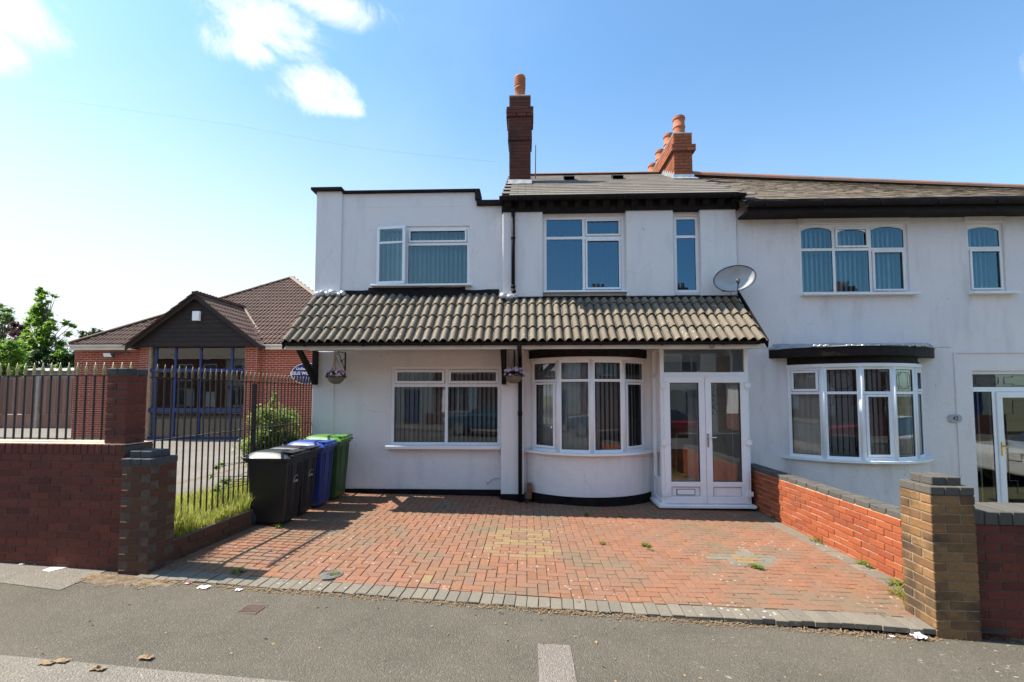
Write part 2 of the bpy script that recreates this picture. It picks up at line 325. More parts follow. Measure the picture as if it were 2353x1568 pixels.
# ------------------------------------------------------------ mesh helpers
class MB:
    def __init__(s): s.v = []; s.f = []; s.m = []; s.mi = 0; s.sm = []; s.smooth = False
    def add(s, vs, fs):
        b = len(s.v); s.v += [tuple(x) for x in vs]
        for f in fs: s.f.append([i + b for i in f]); s.m.append(s.mi); s.sm.append(s.smooth)
    def box(s, x0, x1, y0, y1, z0, z1):
        s.add([(x0, y0, z0), (x1, y0, z0), (x1, y1, z0), (x0, y1, z0), (x0, y0, z1), (x1, y0, z1), (x1, y1, z1), (x0, y1, z1)],
              [(0, 3, 2, 1), (4, 5, 6, 7), (0, 1, 5, 4), (1, 2, 6, 5), (2, 3, 7, 6), (3, 0, 4, 7)])
    def ob(s, O, u, a0, a1, b0, b1, z0, z1):
        """box in a wall frame: u along the wall, b outward from it"""
        n = V((u[1], -u[0], 0)); u = V((u[0], u[1], 0)); O = V(O)
        P = lambda a, b, z: O + u * a + n * b + V((0, 0, z))
        s.add([P(a0, b1, z0), P(a1, b1, z0), P(a1, b0, z0), P(a0, b0, z0), P(a0, b1, z1), P(a1, b1, z1), P(a1, b0, z1), P(a0, b0, z1)],
              [(0, 3, 2, 1), (4, 5, 6, 7), (0, 1, 5, 4), (1, 2, 6, 5), (2, 3, 7, 6), (3, 0, 4, 7)])
    def cyl(s, p0, p1, r0, r1=None, n=12, caps=True):
        r1 = r0 if r1 is None else r1; p0, p1 = V(p0), V(p1); d = (p1 - p0).normalized()
        a = d.orthogonal().normalized(); b = d.cross(a)
        vs = [p + (a * math.cos(2 * math.pi * i / n) + b * math.sin(2 * math.pi * i / n)) * r for p, r in ((p0, r0), (p1, r1)) for i in range(n)]
        fs = [(i, (i + 1) % n, n + (i + 1) % n, n + i) for i in range(n)]
        if caps: fs += [tuple(range(n))[::-1], tuple(range(n, 2 * n))]
        s.add(vs, fs)
    def tube(s, pts, r, n=8):
        for a, b in zip(pts, pts[1:]): s.cyl(a, b, r, r, n)
    def lathe(s, c, prof, n=20, ax='z'):
        c = V(c); vs = []
        for r, h in prof:
            for i in range(n):
                t = 2 * math.pi * i / n
                q = (r * math.cos(t), r * math.sin(t), h) if ax == 'z' else ((r * math.cos(t), -h, r * math.sin(t)) if ax == 'y' else (h, r * math.cos(t), r * math.sin(t)))
                vs.append(c + V(q))
        fs = []
        for k in range(len(prof) - 1):
            for i in range(n): fs.append((k * n + i, k * n + (i + 1) % n, (k + 1) * n + (i + 1) % n, (k + 1) * n + i))
        fs.append(tuple(range(n))[::-1]); fs.append(tuple(range((len(prof) - 1) * n, len(prof) * n)))
        s.add(vs, fs)
    def prism(s, poly, z0, z1):
        n = len(poly); z0f = z0 if callable(z0) else (lambda x, y: z0); z1f = z1 if callable(z1) else (lambda x, y: z1)
        s.add([(x, y, z0f(x, y)) for x, y in poly] + [(x, y, z1f(x, y)) for x, y in poly],
              [tuple(range(n))[::-1], tuple(range(n, 2 * n))] + [(i, (i + 1) % n, n + (i + 1) % n, n + i) for i in range(n)])
    def extr(s, poly, ax, a0, a1):
        """polygon in the other two axes, extruded along ax"""
        n = len(poly); mk = {'x': lambda p, a: (a, p[0], p[1]), 'y': lambda p, a: (p[0], a, p[1])}[ax]
        s.add([mk(p, a0) for p in poly] + [mk(p, a1) for p in poly],
              [tuple(range(n)), tuple(range(2 * n - 1, n - 1, -1))] + [(i, n + i, n + (i + 1) % n, (i + 1) % n) for i in range(n)])
    def mesh(s, name, mats, off=(0, 0, 0), fix=True):
        me = bpy.data.meshes.new(name); off = V(off)
        me.from_pydata([V(v) - off for v in s.v], [], s.f)
        for m in mats: me.materials.append(MAT[m])
        me.polygons.foreach_set('material_index', s.m); me.polygons.foreach_set('use_smooth', s.sm)
        if fix:
            b = bmesh.new(); b.from_mesh(me); bmesh.ops.recalc_face_normals(b, faces=b.faces); b.to_mesh(me); b.free()
        me.update(); return me
ORG = {}
def link(o, parent=None):
    COL.objects.link(o)
    if parent is not None: o.parent = parent
    return o
def thing(name, label, cat, loc=(0, 0, 0), group=None, rz=0):
    o = bpy.data.objects.new(name, None); link(o); o.empty_display_size = .1
    o.location = loc; o.rotation_euler.z = rz; o['label'] = label; o['category'] = cat
    if group: o['group'] = group
    ORG[o.name] = V(loc); return o
def add(name, mb, mats, parent=None, fix=True, label=None):
    if isinstance(mats, str): mats = [mats]
    org = ORG.get(parent.name, V((0, 0, 0))) if parent else V((0, 0, 0))
    o = bpy.data.objects.new(name, mb.mesh(name, mats, org, fix)); link(o, parent); ORG[o.name] = org
    if label: o['label'] = label
    return o
def tag(o, label, cat, group=None):
    o['label'] = label; o['category'] = cat
    if group: o['group'] = group
    return o
def struct(name, mb, mats, fix=True):
    o = add(name, mb, mats, None, fix); o['kind'] = 'structure'; return o
def solo(name, mb, mats, label, cat, group=None, fix=True):
    """a thing that is one mesh, its origin at its own base"""
    xs = [v[0] for v in mb.v]; ys = [v[1] for v in mb.v]; zs = [v[2] for v in mb.v]
    c = V(((min(xs) + max(xs)) / 2, (min(ys) + max(ys)) / 2, min(zs)))
    if isinstance(mats, str): mats = [mats]
    o = bpy.data.objects.new(name, mb.mesh(name, mats, c, fix)); o.location = c; link(o); return tag(o, label, cat, group)
def bevel_mesh(me, w, seg=1):
    b = bmesh.new(); b.from_mesh(me); bmesh.ops.bevel(b, geom=b.edges[:], offset=w, segments=seg, affect='EDGES', profile=.5); b.to_mesh(me); b.free(); me.update()
def bevel(o, w, seg=2): bevel_mesh(o.data, w, seg); return o
CAMP = V((0, 0, EYE))
def scatter(parent, name, items, cap=300, stuff=None):
    """items: (mesh, matrix_world). The ones that show largest become objects, the rest one part."""
    org = ORG.get(parent.name, V((0, 0, 0)))
    items = sorted(items, key=lambda q: (q[1].translation - CAMP).length)
    for me, mt in items[:cap]:
        o = bpy.data.objects.new(name, me); link(o, parent); o.matrix_basis = Matrix.Translation(-org) @ mt
    rest = items[cap:]
    if rest:
        vs, fs, ms, mats = [], [], [], []
        for me, mt in rest:
            b = len(vs); mt2 = Matrix.Translation(-org) @ mt
            vs += [mt2 @ v.co for v in me.vertices]; flip = mt.to_3x3().determinant() < 0
            mi = []
            for q in me.materials:
                if q not in mats: mats.append(q)
                mi.append(mats.index(q))
            for p in me.polygons: fs.append([b + i for i in (reversed(p.vertices) if flip else p.vertices)]); ms.append(mi[p.material_index])
        me = bpy.data.meshes.new(stuff or name); me.from_pydata(vs, [], fs)
        for q in mats: me.materials.append(q)
        me.polygons.foreach_set('material_index', ms)
        o = bpy.data.objects.new(stuff or name + 's', me); link(o, parent); o['kind'] = 'stuff'
BR = {}
def brick_mesh(mat, l=.215, d=.1025, h=.065, bev=.004, var=0):
    k = (mat, round(l, 3), round(d, 3), round(h, 3), var)
    if k not in BR:
        mb = MB(); mb.box(-l / 2, l / 2, -d / 2, d / 2, -h / 2, h / 2); me = mb.mesh('brick', [mat]); bevel_mesh(me, bev)
        rr = random.Random(hash(k) & 0xffff)
        for v in me.vertices: v.co += V([rr.uniform(-.0012, .0012) for _ in range(3)])
        BR[k] = me
    return BR[k]
def frame_m(P, u, n):
    m = Matrix.Identity(4)
    for i in range(3): m[i][0] = u[i]; m[i][1] = -n[i]; m[i][2] = (0, 0, 1)[i]; m[i][3] = P[i]
    return m
def brick_face(O, u, Lg, z0f, z1, mat, pitch=.225, course=.075, proud=.006, depth=.05, jit=.0015, phase=0, hole=None, h=.065):
    """stretcher bond on a plane. O: corner at z=0 reference (top of the wall given by z1, courses counted down from it)"""
    u = V((u[0], u[1], 0)).normalized(); n = V((u.y, -u.x, 0)); items = []
    k = 0; z = z1
    while True:
        zc = z - course / 2
        if z <= z0f(0) and z <= z0f(Lg): break
        off = (pitch / 2 if (k + phase) % 2 else 0)
        a = -off
        while a < Lg - .02:
            a0, a1 = max(a, 0) + .005, min(a + pitch, Lg) - .005
            if a1 - a0 > .03 and z > z0f((a0 + a1) / 2) and not (hole and hole((a0 + a1) / 2, zc)):
                me = brick_mesh(mat, round(a1 - a0, 2), depth, h, .004, random.randrange(3))
                P = V(O) + u * ((a0 + a1) / 2) + n * (proud - depth / 2 + random.uniform(-jit, jit)) + V((0, 0, zc - O[2] + random.uniform(-.001, .001)))
                m = frame_m(P, u, n) @ Matrix.Rotation(random.uniform(-.004, .004), 4, 'Y')
                items.append((me, m))
            a += pitch
        z -= course; k += 1
    return items
# ------------------------------------------------------------ ground levels
def clamp(x, a, b): return max(a, min(b, x))
def zs(X, Y=0): return -.02 - .031 * clamp(X, -9, 9)              # the pavement falls to the right
def Yf(X): return 3.993 - .0585 * X                                 # line where drive meets pavement
UF = V((1, -.0585)).normalized(); NF = V((.0585, 1)).normalized()
def sst(x): x = clamp(x, 0, 1); return x * x * (3 - 2 * x)
def lift(X): return .018 + .05 * sst((X - .3) / 2.6)
def zd(X, Y):
    t = sst((Y - Yf(X)) / (6.8 - Yf(X)) * .9); a = zs(X) + lift(X); b = -.015 - .018 * X
    dip = -.05 * math.exp(-((X - .05) ** 2 / .12 + (Y - 7.95) ** 2 / .1)) + .03 * math.exp(-((X - .55) ** 2 / .04 + (Y - 7.45) ** 2 / .01)) * 0
    wav = .006 * noise.noise(V((X * 1.3, Y * 1.3, 0)))
    return a + (b - a) * t + dip + wav
def sheet(name, xs, ys, zf, mat, kind='structure'):
    mb = MB(); nx, ny = len(xs), len(ys)
    vs = [(x, (y(x) if callable(y) else y), 0) for y in ys for x in xs]
    mb.add([(a, b, zf(a, b)) for a, b, _ in vs], [(j * nx + i, j * nx + i + 1, (j + 1) * nx + i + 1, (j + 1) * nx + i) for j in range(ny - 1) for i in range(nx - 1)])
    mb.sm = [True] * len(mb.f)
    o = add(name, mb, mat, None, False); o['kind'] = kind; return o
def lin(a, b, n): return [a + (b - a) * i / n for i in range(n + 1)]
XS = [-40, -20] + lin(-9, 9, 72) + [20, 40]
sheet('ground', [-700, 700], [-700, 700], lambda x, y: -.75, 'earth')
pts_y = [1.62, 2.0] + [2.4 + .1 * i for i in range(6)]
def wob(X, Y): return .006 * noise.noise(V((X * .9, Y * .9, 3.1))) + .0025 * noise.noise(V((X * 5, Y * 5, 1)))
nY = 16
sheet('pavement', XS, [1.62] + [(lambda x, k=k: 1.9 + (Yf(x) + .08 - 1.9) * k / nY + (.55 if (x < -3.9 and k == nY) else 0)) for k in range(nY + 1)], lambda x, y: zs(x) + wob(x, y), 'asphalt_new')
# older rough strip along the near side, slightly lower than the newer asphalt
def Yold(x): return 2.86 - .055 * (x + 1.35) if x < -1.2 else 2.852 - .09 * (x + 1.2)
sheet('old_pavement_strip', [x for x in XS if x <= 1.3], [1.63, 2.2, (lambda x: Yold(x))], lambda x, y: zs(x) + wob(x, y) + .004, 'asphalt_old')
sheet('old_pavement_strip', [x for x in XS if -20 <= x <= -4.3] + [-4.05], [(lambda x: 3.93 + (-.38) * (x + 4.2) * .35), (lambda x: 4.12 + (-.16) * (x + 4.2)), (lambda x: Yf(x) + .3)], lambda x, y: zs(x) + wob(x, y) + .004, 'asphalt_old')
sheet('pavement_patch', lin(.075, .315, 2), lin(1.7, 3.44, 12), lambda x, y: zs(x) + wob(x, y) + .004, 'asphalt_patch')
sheet('road', [-60, -9, 9, 60], [-5.6, 1.5], lambda x, y: zs(x) - .11, 'road_asphalt')
sheet('far_pavement', [-60, -9, 9, 60], [-8.4, -5.75], lambda x, y: zs(x) + .01, 'asphalt_new')
for nm, y0, y1 in (('kerb', 1.5, 1.62), ('kerb', -5.75, -5.6)):
    k = MB()
    for i in range(-22, 22):
        a, b = i * .915 + .004, (i + 1) * .915 - .004; k.prism([(a, y0), (b, y0), (b, y1), (a, y1)], -.5, lambda x, y: zs(x) + .008)
    struct(nm, k, 'kerb_stone')
sheet('church_yard', [-60, -12, -3.97], [4.72, 8, 60], lambda x, y: .30 if x < -5 else .30, 'yard_asphalt')
# joint sand under the drive
sheet('drive_bed', lin(-3.64, 3.8, 40), [(lambda x: Yf(x) + .02)] + [(lambda x, k=k: Yf(x) + .02 + (8.3 - Yf(x)) * k / 20) for k in range(1, 21)], lambda x, y: zd(x, y) - .009, 'joint_sand')
# ------------------------------------------------------------ drive of block pavers
def clip(poly, nx, ny, c):
    out = []
    for i in range(len(poly)):
        a, b = poly[i], poly[(i + 1) % len(poly)]; da, db = a[0] * nx + a[1] * ny - c, b[0] * nx + b[1] * ny - c
        if da >= 0: out.append(a)
        if (da >= 0) != (db >= 0): t = da / (da - db); out.append((a[0] + (b[0] - a[0]) * t, a[1] + (b[1] - a[1]) * t))
    return out
def area(p): return abs(sum(p[i][0] * p[(i + 1) % len(p)][1] - p[(i + 1) % len(p)][0] * p[i][1] for i in range(len(p)))) / 2
drive = bpy.data.objects.new('driveway', None); link(drive); drive['kind'] = 'structure'; drive.location = (0, 6, 0); ORG['driveway'] = V((0, 6, 0))
J = .0032
def paver(poly, mat, zf=None, dz=0, drop=.03, name='paver'):
    """one block: top face follows the drive, chamfered edge"""
    zf = zf or zd; n = len(poly); cx = sum(p[0] for p in poly) / n; cy = sum(p[1] for p in poly) / n
    z0 = zf(cx, cy) + dz + random.uniform(-.0012, .0012); e = .01
    gx = (zf(cx + e, cy) - zf(cx - e, cy)) / (2 * e) + random.gauss(0, .004); gy = (zf(cx, cy + e) - zf(cx, cy - e)) / (2 * e) + random.gauss(0, .004)
    mb = MB(); rings = []
    for ins, dzz in ((0.0, -drop), (0.0, -.004), (.004, 0)):
        r = []
        for x, y in poly:
            dx, dy = x - cx, y - cy; ln = math.hypot(dx, dy); k = max(0, 1 - ins * 1.4 / max(ln, .001))
            r.append((dx * k, dy * k, gx * dx + gy * dy + dzz))
        rings.append(r)
    vs = rings[0] + rings[1] + rings[2]; fs = [tuple(range(2 * n, 3 * n))]
    for k in range(2): fs += [(k * n + i, k * n + (i + 1) % n, (k + 1) * n + (i + 1) % n, (k + 1) * n + i) for i in range(n)]
    mb.add(vs, fs); me = mb.mesh(name, [mat], (0, 0, 0), False)
    return me, Matrix.Translation((cx, cy, z0))
def inset_rect(x0, x1, y0, y1): j = J + random.uniform(-.0006, .0006); return [(x0 + j, y0 + j), (x1 - j, y0 + j), (x1 - j, y1 - j), (x0 + j, y1 - j)]
def cross(poly):
    # keep to the field: behind the soldier course, inside kerb and wall edging
    c = NF.x * 0 + NF.y * Yf(0) + .207
    p = clip(poly, NF.x, NF.y, c)
    if len(p) > 2: p = clip(p, 1, 0, -3.615)
    if len(p) > 2: p = clip(p, -1, 0, -3.555)
    if len(p) > 2: p = clip(p, 0, -1, -8.22)
    return p
def pcol(cx, cy):
    d = abs(cx - 2.52) / .43 + abs(cy - 5.32) / .36
    if d < 1: return 'paver_yellow' if abs(cx - 2.5) < .17 and abs(cy - 5.3) < .08 else 'paver_grey'
    if abs(cx + .95) < .08 and abs(cy - 4.42) < .06: return 'paver_yellow'
    return 'paver_red'
items = []; U = .1015
BX0, BX1, BY0, BY1 = -6, 4, 51, 62            # stretcher-laid patch, in cells
def inpatch(i, j):
    t = (j - BY0) / (BY1 - BY0); mid = -1.2; half = 4.6 - 1.6 * abs(t - .3)
    return BY0 <= j < BY1 and abs(i - mid) < half
for i in range(-38, 38):
    for j in range(28, 84):
        k = (i - j) % 4
        if k == 0: cells = [(i, j), (i + 1, j)]
        elif k == 2: cells = [(i, j), (i, j - 1)]
        else: continue
        cells = [c for c in cells if not inpatch(*c)]
        if not cells: continue
        x0 = min(c[0] for c in cells) * U; x1 = (max(c[0] for c in cells) + 1) * U; y0 = min(c[1] for c in cells) * U; y1 = (max(c[1] for c in cells) + 1) * U
        p = cross(inset_rect(x0, x1, y0, y1))
        if len(p) < 3 or area(p) < .0012: continue
        cx, cy = (x0 + x1) / 2, (y0 + y1) / 2
        if (cx + 1.92) ** 2 + (cy - 4.43) ** 2 < .008: continue
        items.append(paver(p, pcol(cx, cy)))
for j in range(BY0, BY1):
    cs = [i for i in range(-12, 10) if inpatch(i, j)]
    a, b = min(cs) * U, (max(cs) + 1) * U; x = a - (U if (j % 2 and False) else 0); first = U if j % 2 else 2 * U
    while x < b - .01:
        e = min(x + first, b); first = 2 * U
        cx, cy = (x + e) / 2, (j + .5) * U; r1 = abs(math.hypot((cx + .12) / .36, (cy - 5.45) / .21) - 1); r2 = abs(math.hypot((cx + .08) / .30, (cy - 5.98) / .24) - 1)
        items.append(paver(inset_rect(x, e, j * U, (j + 1) * U), 'paver_yellow' if min(r1, r2) < .36 else 'paver_red')); x = e
# soldier course along the pavement
def lip(X, Y): return zs(X) + lift(X)
s = -3.66
sold = []
while s < 3.36:
    dz = random.uniform(-.004, .004); out = random.uniform(-.012, .008)
    if -.1 < s < .12: out -= .02; dz += .006
    o = V((0, Yf(0))) + UF * s; P = [o + UF * J + NF * (J + out), o + UF * (U - J) + NF * (J + out), o + UF * (U - J) + NF * (.203 + out), o + UF * J + NF * (.203 + out)]
    if o.x < 3.2: sold.append(paver([tuple(p) for p in P], 'paver_grey', lip, dz, .042))
    s += U
scatter(drive, 'paver', items[:] , 300, 'paver_field')
edging = bpy.data.objects.new('edging_course', None); link(edging); edging['kind'] = 'structure'; edging.location = (0, 3.9, 0); ORG['edging_course'] = V((0, 3.9, 0))
scatter(edging, 'paver', sold, 300)
side = []
y = 4.25
while y < 8.1: side.append(paver([(3.56, y + J), (3.747, y + J), (3.747, y + U * 2 - J), (3.56, y + U * 2 - J)], 'paver_grey')); y += U * 2
scatter(edging, 'paver', side, 300)
# ------------------------------------------------------------ brick walls and pillars
def wall_thing(name, label, cat, loc): return thing(name, label, cat, loc)
def pinwheel(parent, c, size, z0, courses, mats, rot, mort, ph=0, L_=.215, W_=.1025):
    items = []; core = MB(); h = size / 2 - .006
    u = V((math.cos(rot), math.sin(rot))); 
    core.ob((c[0], c[1], 0), u, -h, h, -h, h, z0 - .1, z0 + courses * .075); add('mortar', core, mort, parent)
    for k in range(courses):
        z = z0 + k * .075 + .0375; mat = mats(k) if callable(mats) else mats; sg = 1 if (k + ph) % 2 else -1
        if size > .3:
            for q in range(4):
                a = rot + q * math.pi / 2; o = (size / 2 - W_ / 2); sh = sg * (size / 2 - L_ / 2)
                P = V((c[0], c[1], z)) + V((math.cos(a) * sh + math.sin(a) * o, math.sin(a) * sh - math.cos(a) * o, random.uniform(-.001, .001)))
                items.append((brick_mesh(mat, size - W_ - .01, W_, .065, .005, random.randrange(3)), Matrix.Translation(P) @ Matrix.Rotation(a + random.uniform(-.006, .006), 4, 'Z')))
        else:
            a = rot + (math.pi / 2 if sg > 0 else 0)
            for t in (-1, 1):
                P = V((c[0], c[1], z)) + V((-math.sin(a) * t * (size / 4), math.cos(a) * t * (size / 4), 0))
                items.append((brick_mesh(mat, size, size / 2 - .005, .065, .005, random.randrange(3)), Matrix.Translation(P) @ Matrix.Rotation(a, 4, 'Z')))
    scatter(parent, 'brick', items, 300)
ROTF = math.atan2(-.0585, 1)
# short left gate pillar
pl = thing('gate_pillar', 'short dark mossy brick pillar left of the drive, leaning against the taller red pier', 'gate pillar', (-3.735, 4.44, .05))
pinwheel(pl, (-3.735, 4.44), .31, .07, 14, lambda k: 'brick_stained', ROTF, 'dark_mortar')
def cap(parent, c, size, z, rot, mat, n=3):
    u = V((math.cos(rot), math.sin(rot))); w_ = size / n
    for i in range(n):
        for j in (0, 1):
            mb = MB(); mb.ob((c[0], c[1], 0), u, -size / 2 + i * w_ + .003, -size / 2 + (i + 1) * w_ - .003, (-size / 2 if j == 0 else .003), (-.003 if j == 0 else size / 2), z + random.uniform(-.002, .002), z + .066)
            bevel(add('brick', mb, mat, parent), .006, 1)
    mb = MB(); mb.ob((c[0], c[1], 0), u, -size / 2 + .008, size / 2 - .008, -size / 2 + .008, size / 2 - .008, z - .01, z + .06); add('mortar', mb, 'dark_mortar', parent)
cap(pl, (-3.735, 4.44), .32, 1.122, ROTF, 'brick_blue', 3); cap(pl, (-3.735, 4.44), .23, 1.19, ROTF, 'brick_blue', 2)
# tall church pier
tp = thing('boundary_pier', 'tall slim red brick pier with blue brick cap between railings and drive', 'brick pier', (-4.05, 4.55, .1))
pinwheel(tp, (-4.05, 4.49), .225, .12, 25, 'brick_red', ROTF, 'dark_mortar')
cap(tp, (-4.05, 4.49), .235, 1.998, ROTF, 'brick_blue', 2)
# low church wall
lw = thing('church_wall', 'low dark red brick wall with sunlit soldier coping under the railings at far left', 'brick wall', (-5.6, 4.75, .1))
WU = V((1, -.06)).normalized(); WO = V((-7.4, 4.355 + .06 * 3.45, 0)); WL = 3.47 * 1.005
m_ = MB(); m_.ob(WO, WU, 0, WL - .01, -.32, .0, -.1, 1.3); add('mortar', m_, 'dark_mortar', lw)
it = brick_face(WO, WU, WL, lambda a: .08, 1.215, 'brick_red', proud=.005, phase=1, jit=.002)
a = .002
while a < WL - .07:
    P = WO + V((WU.x, WU.y, 0)) * (a + .0325) + V((WU.y, -WU.x, 0)) * (-.16) + V((0, 0, 1.2655 + random.uniform(-.0015, .0015)))
    it.append((brick_mesh('brick_red', .065, .335, .1, .005, random.randrange(3)), frame_m(P, V((WU.x, WU.y, 0)), V((WU.y, -WU.x, 0))))); a += .0755
scatter(lw, 'brick', it, 300)
m_ = MB(); m_.ob(WO, WU, 0, WL - .01, -.325, -.004, 1.31, 1.319); add('pale_coping_sheet', m_, 'pale_mortar', lw)  # added pale sheet: the coping top's sunlit, weathered tone put into its colour
# garden wall on the right of the drive
gw = thing('garden_wall', 'bright orange brick garden wall with blue brick coping running back to the porch', 'brick wall', (3.88, 6, -.1))
GT = .545
m_ = MB(); m_.box(3.757, 3.965, 4.1, 8.14, -.4, GT + .01); add('mortar', m_, 'pale_mortar', gw)
it = brick_face((3.751, 8.14, 0), (0, -1), 4.03, lambda a: -.16, GT, 'brick_orange', proud=.005, jit=.003)
scatter(gw, 'brick', it, 300)
it = []; y = 8.12
while y > 4.2:
    for xx in (3.751 + .051, 3.751 + .157):
        it.append((brick_mesh('brick_blue_pale', .215, .102, .065, .006, random.randrange(3)), Matrix.Translation((xx, y - .11, GT + .036 + random.uniform(-.002, .002))) @ Matrix.Rotation(R(90) + random.uniform(-.012, .012), 4, 'Z')))
    y -= .226
for k_ in it: k_
scatter(gw, 'coping_brick', it, 300)
# right gate pillar
pr = thing('gate_pillar', 'tall buff brick pillar right of the drive with stepped blue brick cap, sunlit left side', 'gate pillar', (3.405, 3.965, -.13))
pinwheel(pr, (3.41, 3.965), .33, -.13, 15, lambda k: 'brick_buff', ROTF, 'buff_mortar')
cap(pr, (3.41, 3.965), .335, .998, ROTF, 'brick_blue_pale', 3); cap(pr, (3.41, 3.965), .23, 1.068, ROTF, 'brick_blue_pale', 2)
# neighbour's front wall
nw = thing('front_wall', 'low dark red brick wall with blue soldier coping at the right edge of the photo', 'brick wall', (5.2, 3.75, -.2))
FO = V((3.58, 3.875, 0)); FL = 4.6
m_ = MB(); m_.ob(FO, (UF.x, UF.y), 0, FL, -.30, 0, -.5, .85); add('mortar', m_, 'dark_mortar', nw)
it = brick_face(FO, UF, FL, lambda a: -.22 - .03 * a, .755, 'brick_red', proud=.005)
scatter(nw, 'brick', it, 300)
it = []; a = .01
while a < FL - .07:
    P = FO + V((UF.x, UF.y, 0)) * (a + .051) + V((UF.y, -UF.x, 0)) * (-.155) + V((0, 0, .808 + random.uniform(-.002, .002)))
    it.append((brick_mesh('brick_blue_pale', .098, .345, .105, .006, random.randrange(3)), frame_m(P, V((UF.x, UF.y, 0)), V((UF.y, -UF.x, 0))))); a += .1035
scatter(nw, 'coping_brick', it, 300)
# raised grass bed and its brick kerb
kb = thing('bed_kerb', 'low dark brick kerb holding up the raised grass bed beside the drive', 'kerb', (-3.67, 6, .1))
m_ = MB(); m_.prism([(-3.72, 4.62), (-3.628, 4.62), (-3.628, 8.2), (-3.72, 8.2)], -.1, lambda x, y: .315 - .022 * (y - 4.6)); add('mortar', m_, 'dark_mortar', kb)
it = brick_face((-3.622, 4.62, 0), (0, 1), 3.55, lambda a: .0, .30, 'brick_stained', proud=.004, jit=.004)
for me, mt in it: mt.translation.z -= .022 * (mt.translation.y - 4.6)
scatter(kb, 'brick', it, 300)
def zb(X, Y): return .315 - .022 * (clamp(Y, 4.6, 9) - 4.6) + .03 * noise.noise(V((X * 2, Y * 2, 5))) - (.02 if X < -5.6 else 0)
sheet('soil', lin(-6.0, -3.70, 16), [4.72] + lin(5, 10.5, 22), lambda x, y: max(zb(x, y), .305) if x < -5.8 else zb(x, y), 'soil')
def blades(n, area_f, zf, hf, mats, w_=.006, seed=1, lean=.5):
    rr = random.Random(seed); mb = MB()
    for _ in range(n):
        x, y = area_f(rr); h = hf(x, y) * rr.uniform(.35, 1.1); a = rr.uniform(0, 6.283); l = rr.uniform(.1, lean) * h; b = rr.uniform(0, 6.283)
        dx, dy = math.cos(a) * w_ / 2, math.sin(a) * w_ / 2; lx, ly = math.cos(b) * l, math.sin(b) * l; z = zf(x, y) - .01
        mb.mi = rr.randrange(len(mats))
        mb.add([(x - dx, y - dy, z), (x + dx, y + dy, z), (x + lx * .35 - dx * .8, y + ly * .35 - dy * .8, z + h * .6), (x + lx * .35 + dx * .8, y + ly * .35 + dy * .8, z + h * .6), (x + lx, y + ly, z + h)], [(0, 1, 3, 2), (2, 3, 4)])
    return mb
g = blades(26000, lambda r: (-3.66 - (r.random() ** 1.5) * 2.2, 4.66 + r.random() * 4.2), zb, lambda x, y: .06 + .22 * sst((x + 5.3) / .8) * (.6 + .8 * noise.noise(V((x * 2.2, y * 2.2, 0)))) * (1.25 - .1 * (y - 4.6)), ['grass_blade'], .007, 3)
gr = add('grass', g, ['grass_blade'], None, False); gr['kind'] = 'stuff'

# ------------------------------------------------------------ railings
def finial(goldmat='gold_paint'):
    mb = MB(); mb.smooth = True
    mb.lathe((0, 0, 0), [(.009, 0), (.016, .008), (.009, .018), (.009, .026), (.015, .034), (.009, .044), (.018, .056), (.012, .08), (.002, .14)], 8)
    return mb.mesh('finial', [goldmat])
def railing(name, label, pts, z0f, zr, ztip, rails, fin, barmat, parent_loc, posts=(), group=None):
    t = thing(name, label, 'railings', parent_loc); org = ORG[t.name]
    bar = {}
    for x, y in pts:
        zb_ = round(z0f(x, y), 2)
        if zb_ not in bar:
            mb = MB(); mb.cyl((0, 0, zb_), (0, 0, ztip - .13), .0095, n=6); bar[zb_] = mb.mesh('bar', [barmat])
        o = bpy.data.objects.new('bar', bar[zb_]); link(o, t); o.location = V((x, y, 0)) - org
        f = bpy.data.objects.new('finial', fin); link(f, t); f.location = V((x, y, ztip - .14)) - org; f.rotation_euler.z = random.random()
    for (a, b, z) in rails:
        mb = MB(); d = (V(b) - V(a)).normalized(); mb.ob((a[0], a[1], 0), (d.x, d.y), 0, (V(b) - V(a)).length, -.019, .019, z - .005, z + .005); add('rail', mb, barmat, t)
    for x, y, za, zb2 in posts:
        mb = MB(); mb.box(x - .024, x + .024, y - .024, y + .024, za, zb2); add('post', mb, barmat, t)
    return t
FIN = finial(); FIN2 = finial('worn_gold')
org_ = WO + V((WU.y, -WU.x, 0)) * -.16
pts = []; a = .05
while a < WL - .06: q = org_ + V((WU.x, WU.y, 0)) * a; pts.append((q.x, q.y)); a += .1
e0 = org_; e1 = org_ + V((WU.x, WU.y, 0)) * (WL - .02)
mid = org_ + V((WU.x, WU.y, 0)) * (WL - .73)
railing('wall_railings', 'black railings with pale gold spearheads standing on the low red brick wall', pts, lambda x, y: 1.345, 2.0, 2.135, [((e0.x, e0.y), (e1.x, e1.y), 1.352), ((e0.x, e0.y), (e1.x, e1.y), 2.0)], FIN, 'black_metal', (-5.6, 4.9, 1.3), ())
pts = []; y = 4.74
while y < 8.3: pts.append((-3.95, y)); y += .103
railing('side_fence', 'long black iron fence with tarnished spear tips between grass bed and church yard', pts, lambda x, y: .30 - .02 * (y - 4.6), 1.98, 2.13, [((-3.95, 4.66), (-3.95, 8.32), 1.985), ((-3.95, 4.66), (-3.95, 8.32), 1.315)], FIN2, 'rusty_bar', (-3.95, 6.5, .3), [(-3.95, 6.49, .2, 1.96)])
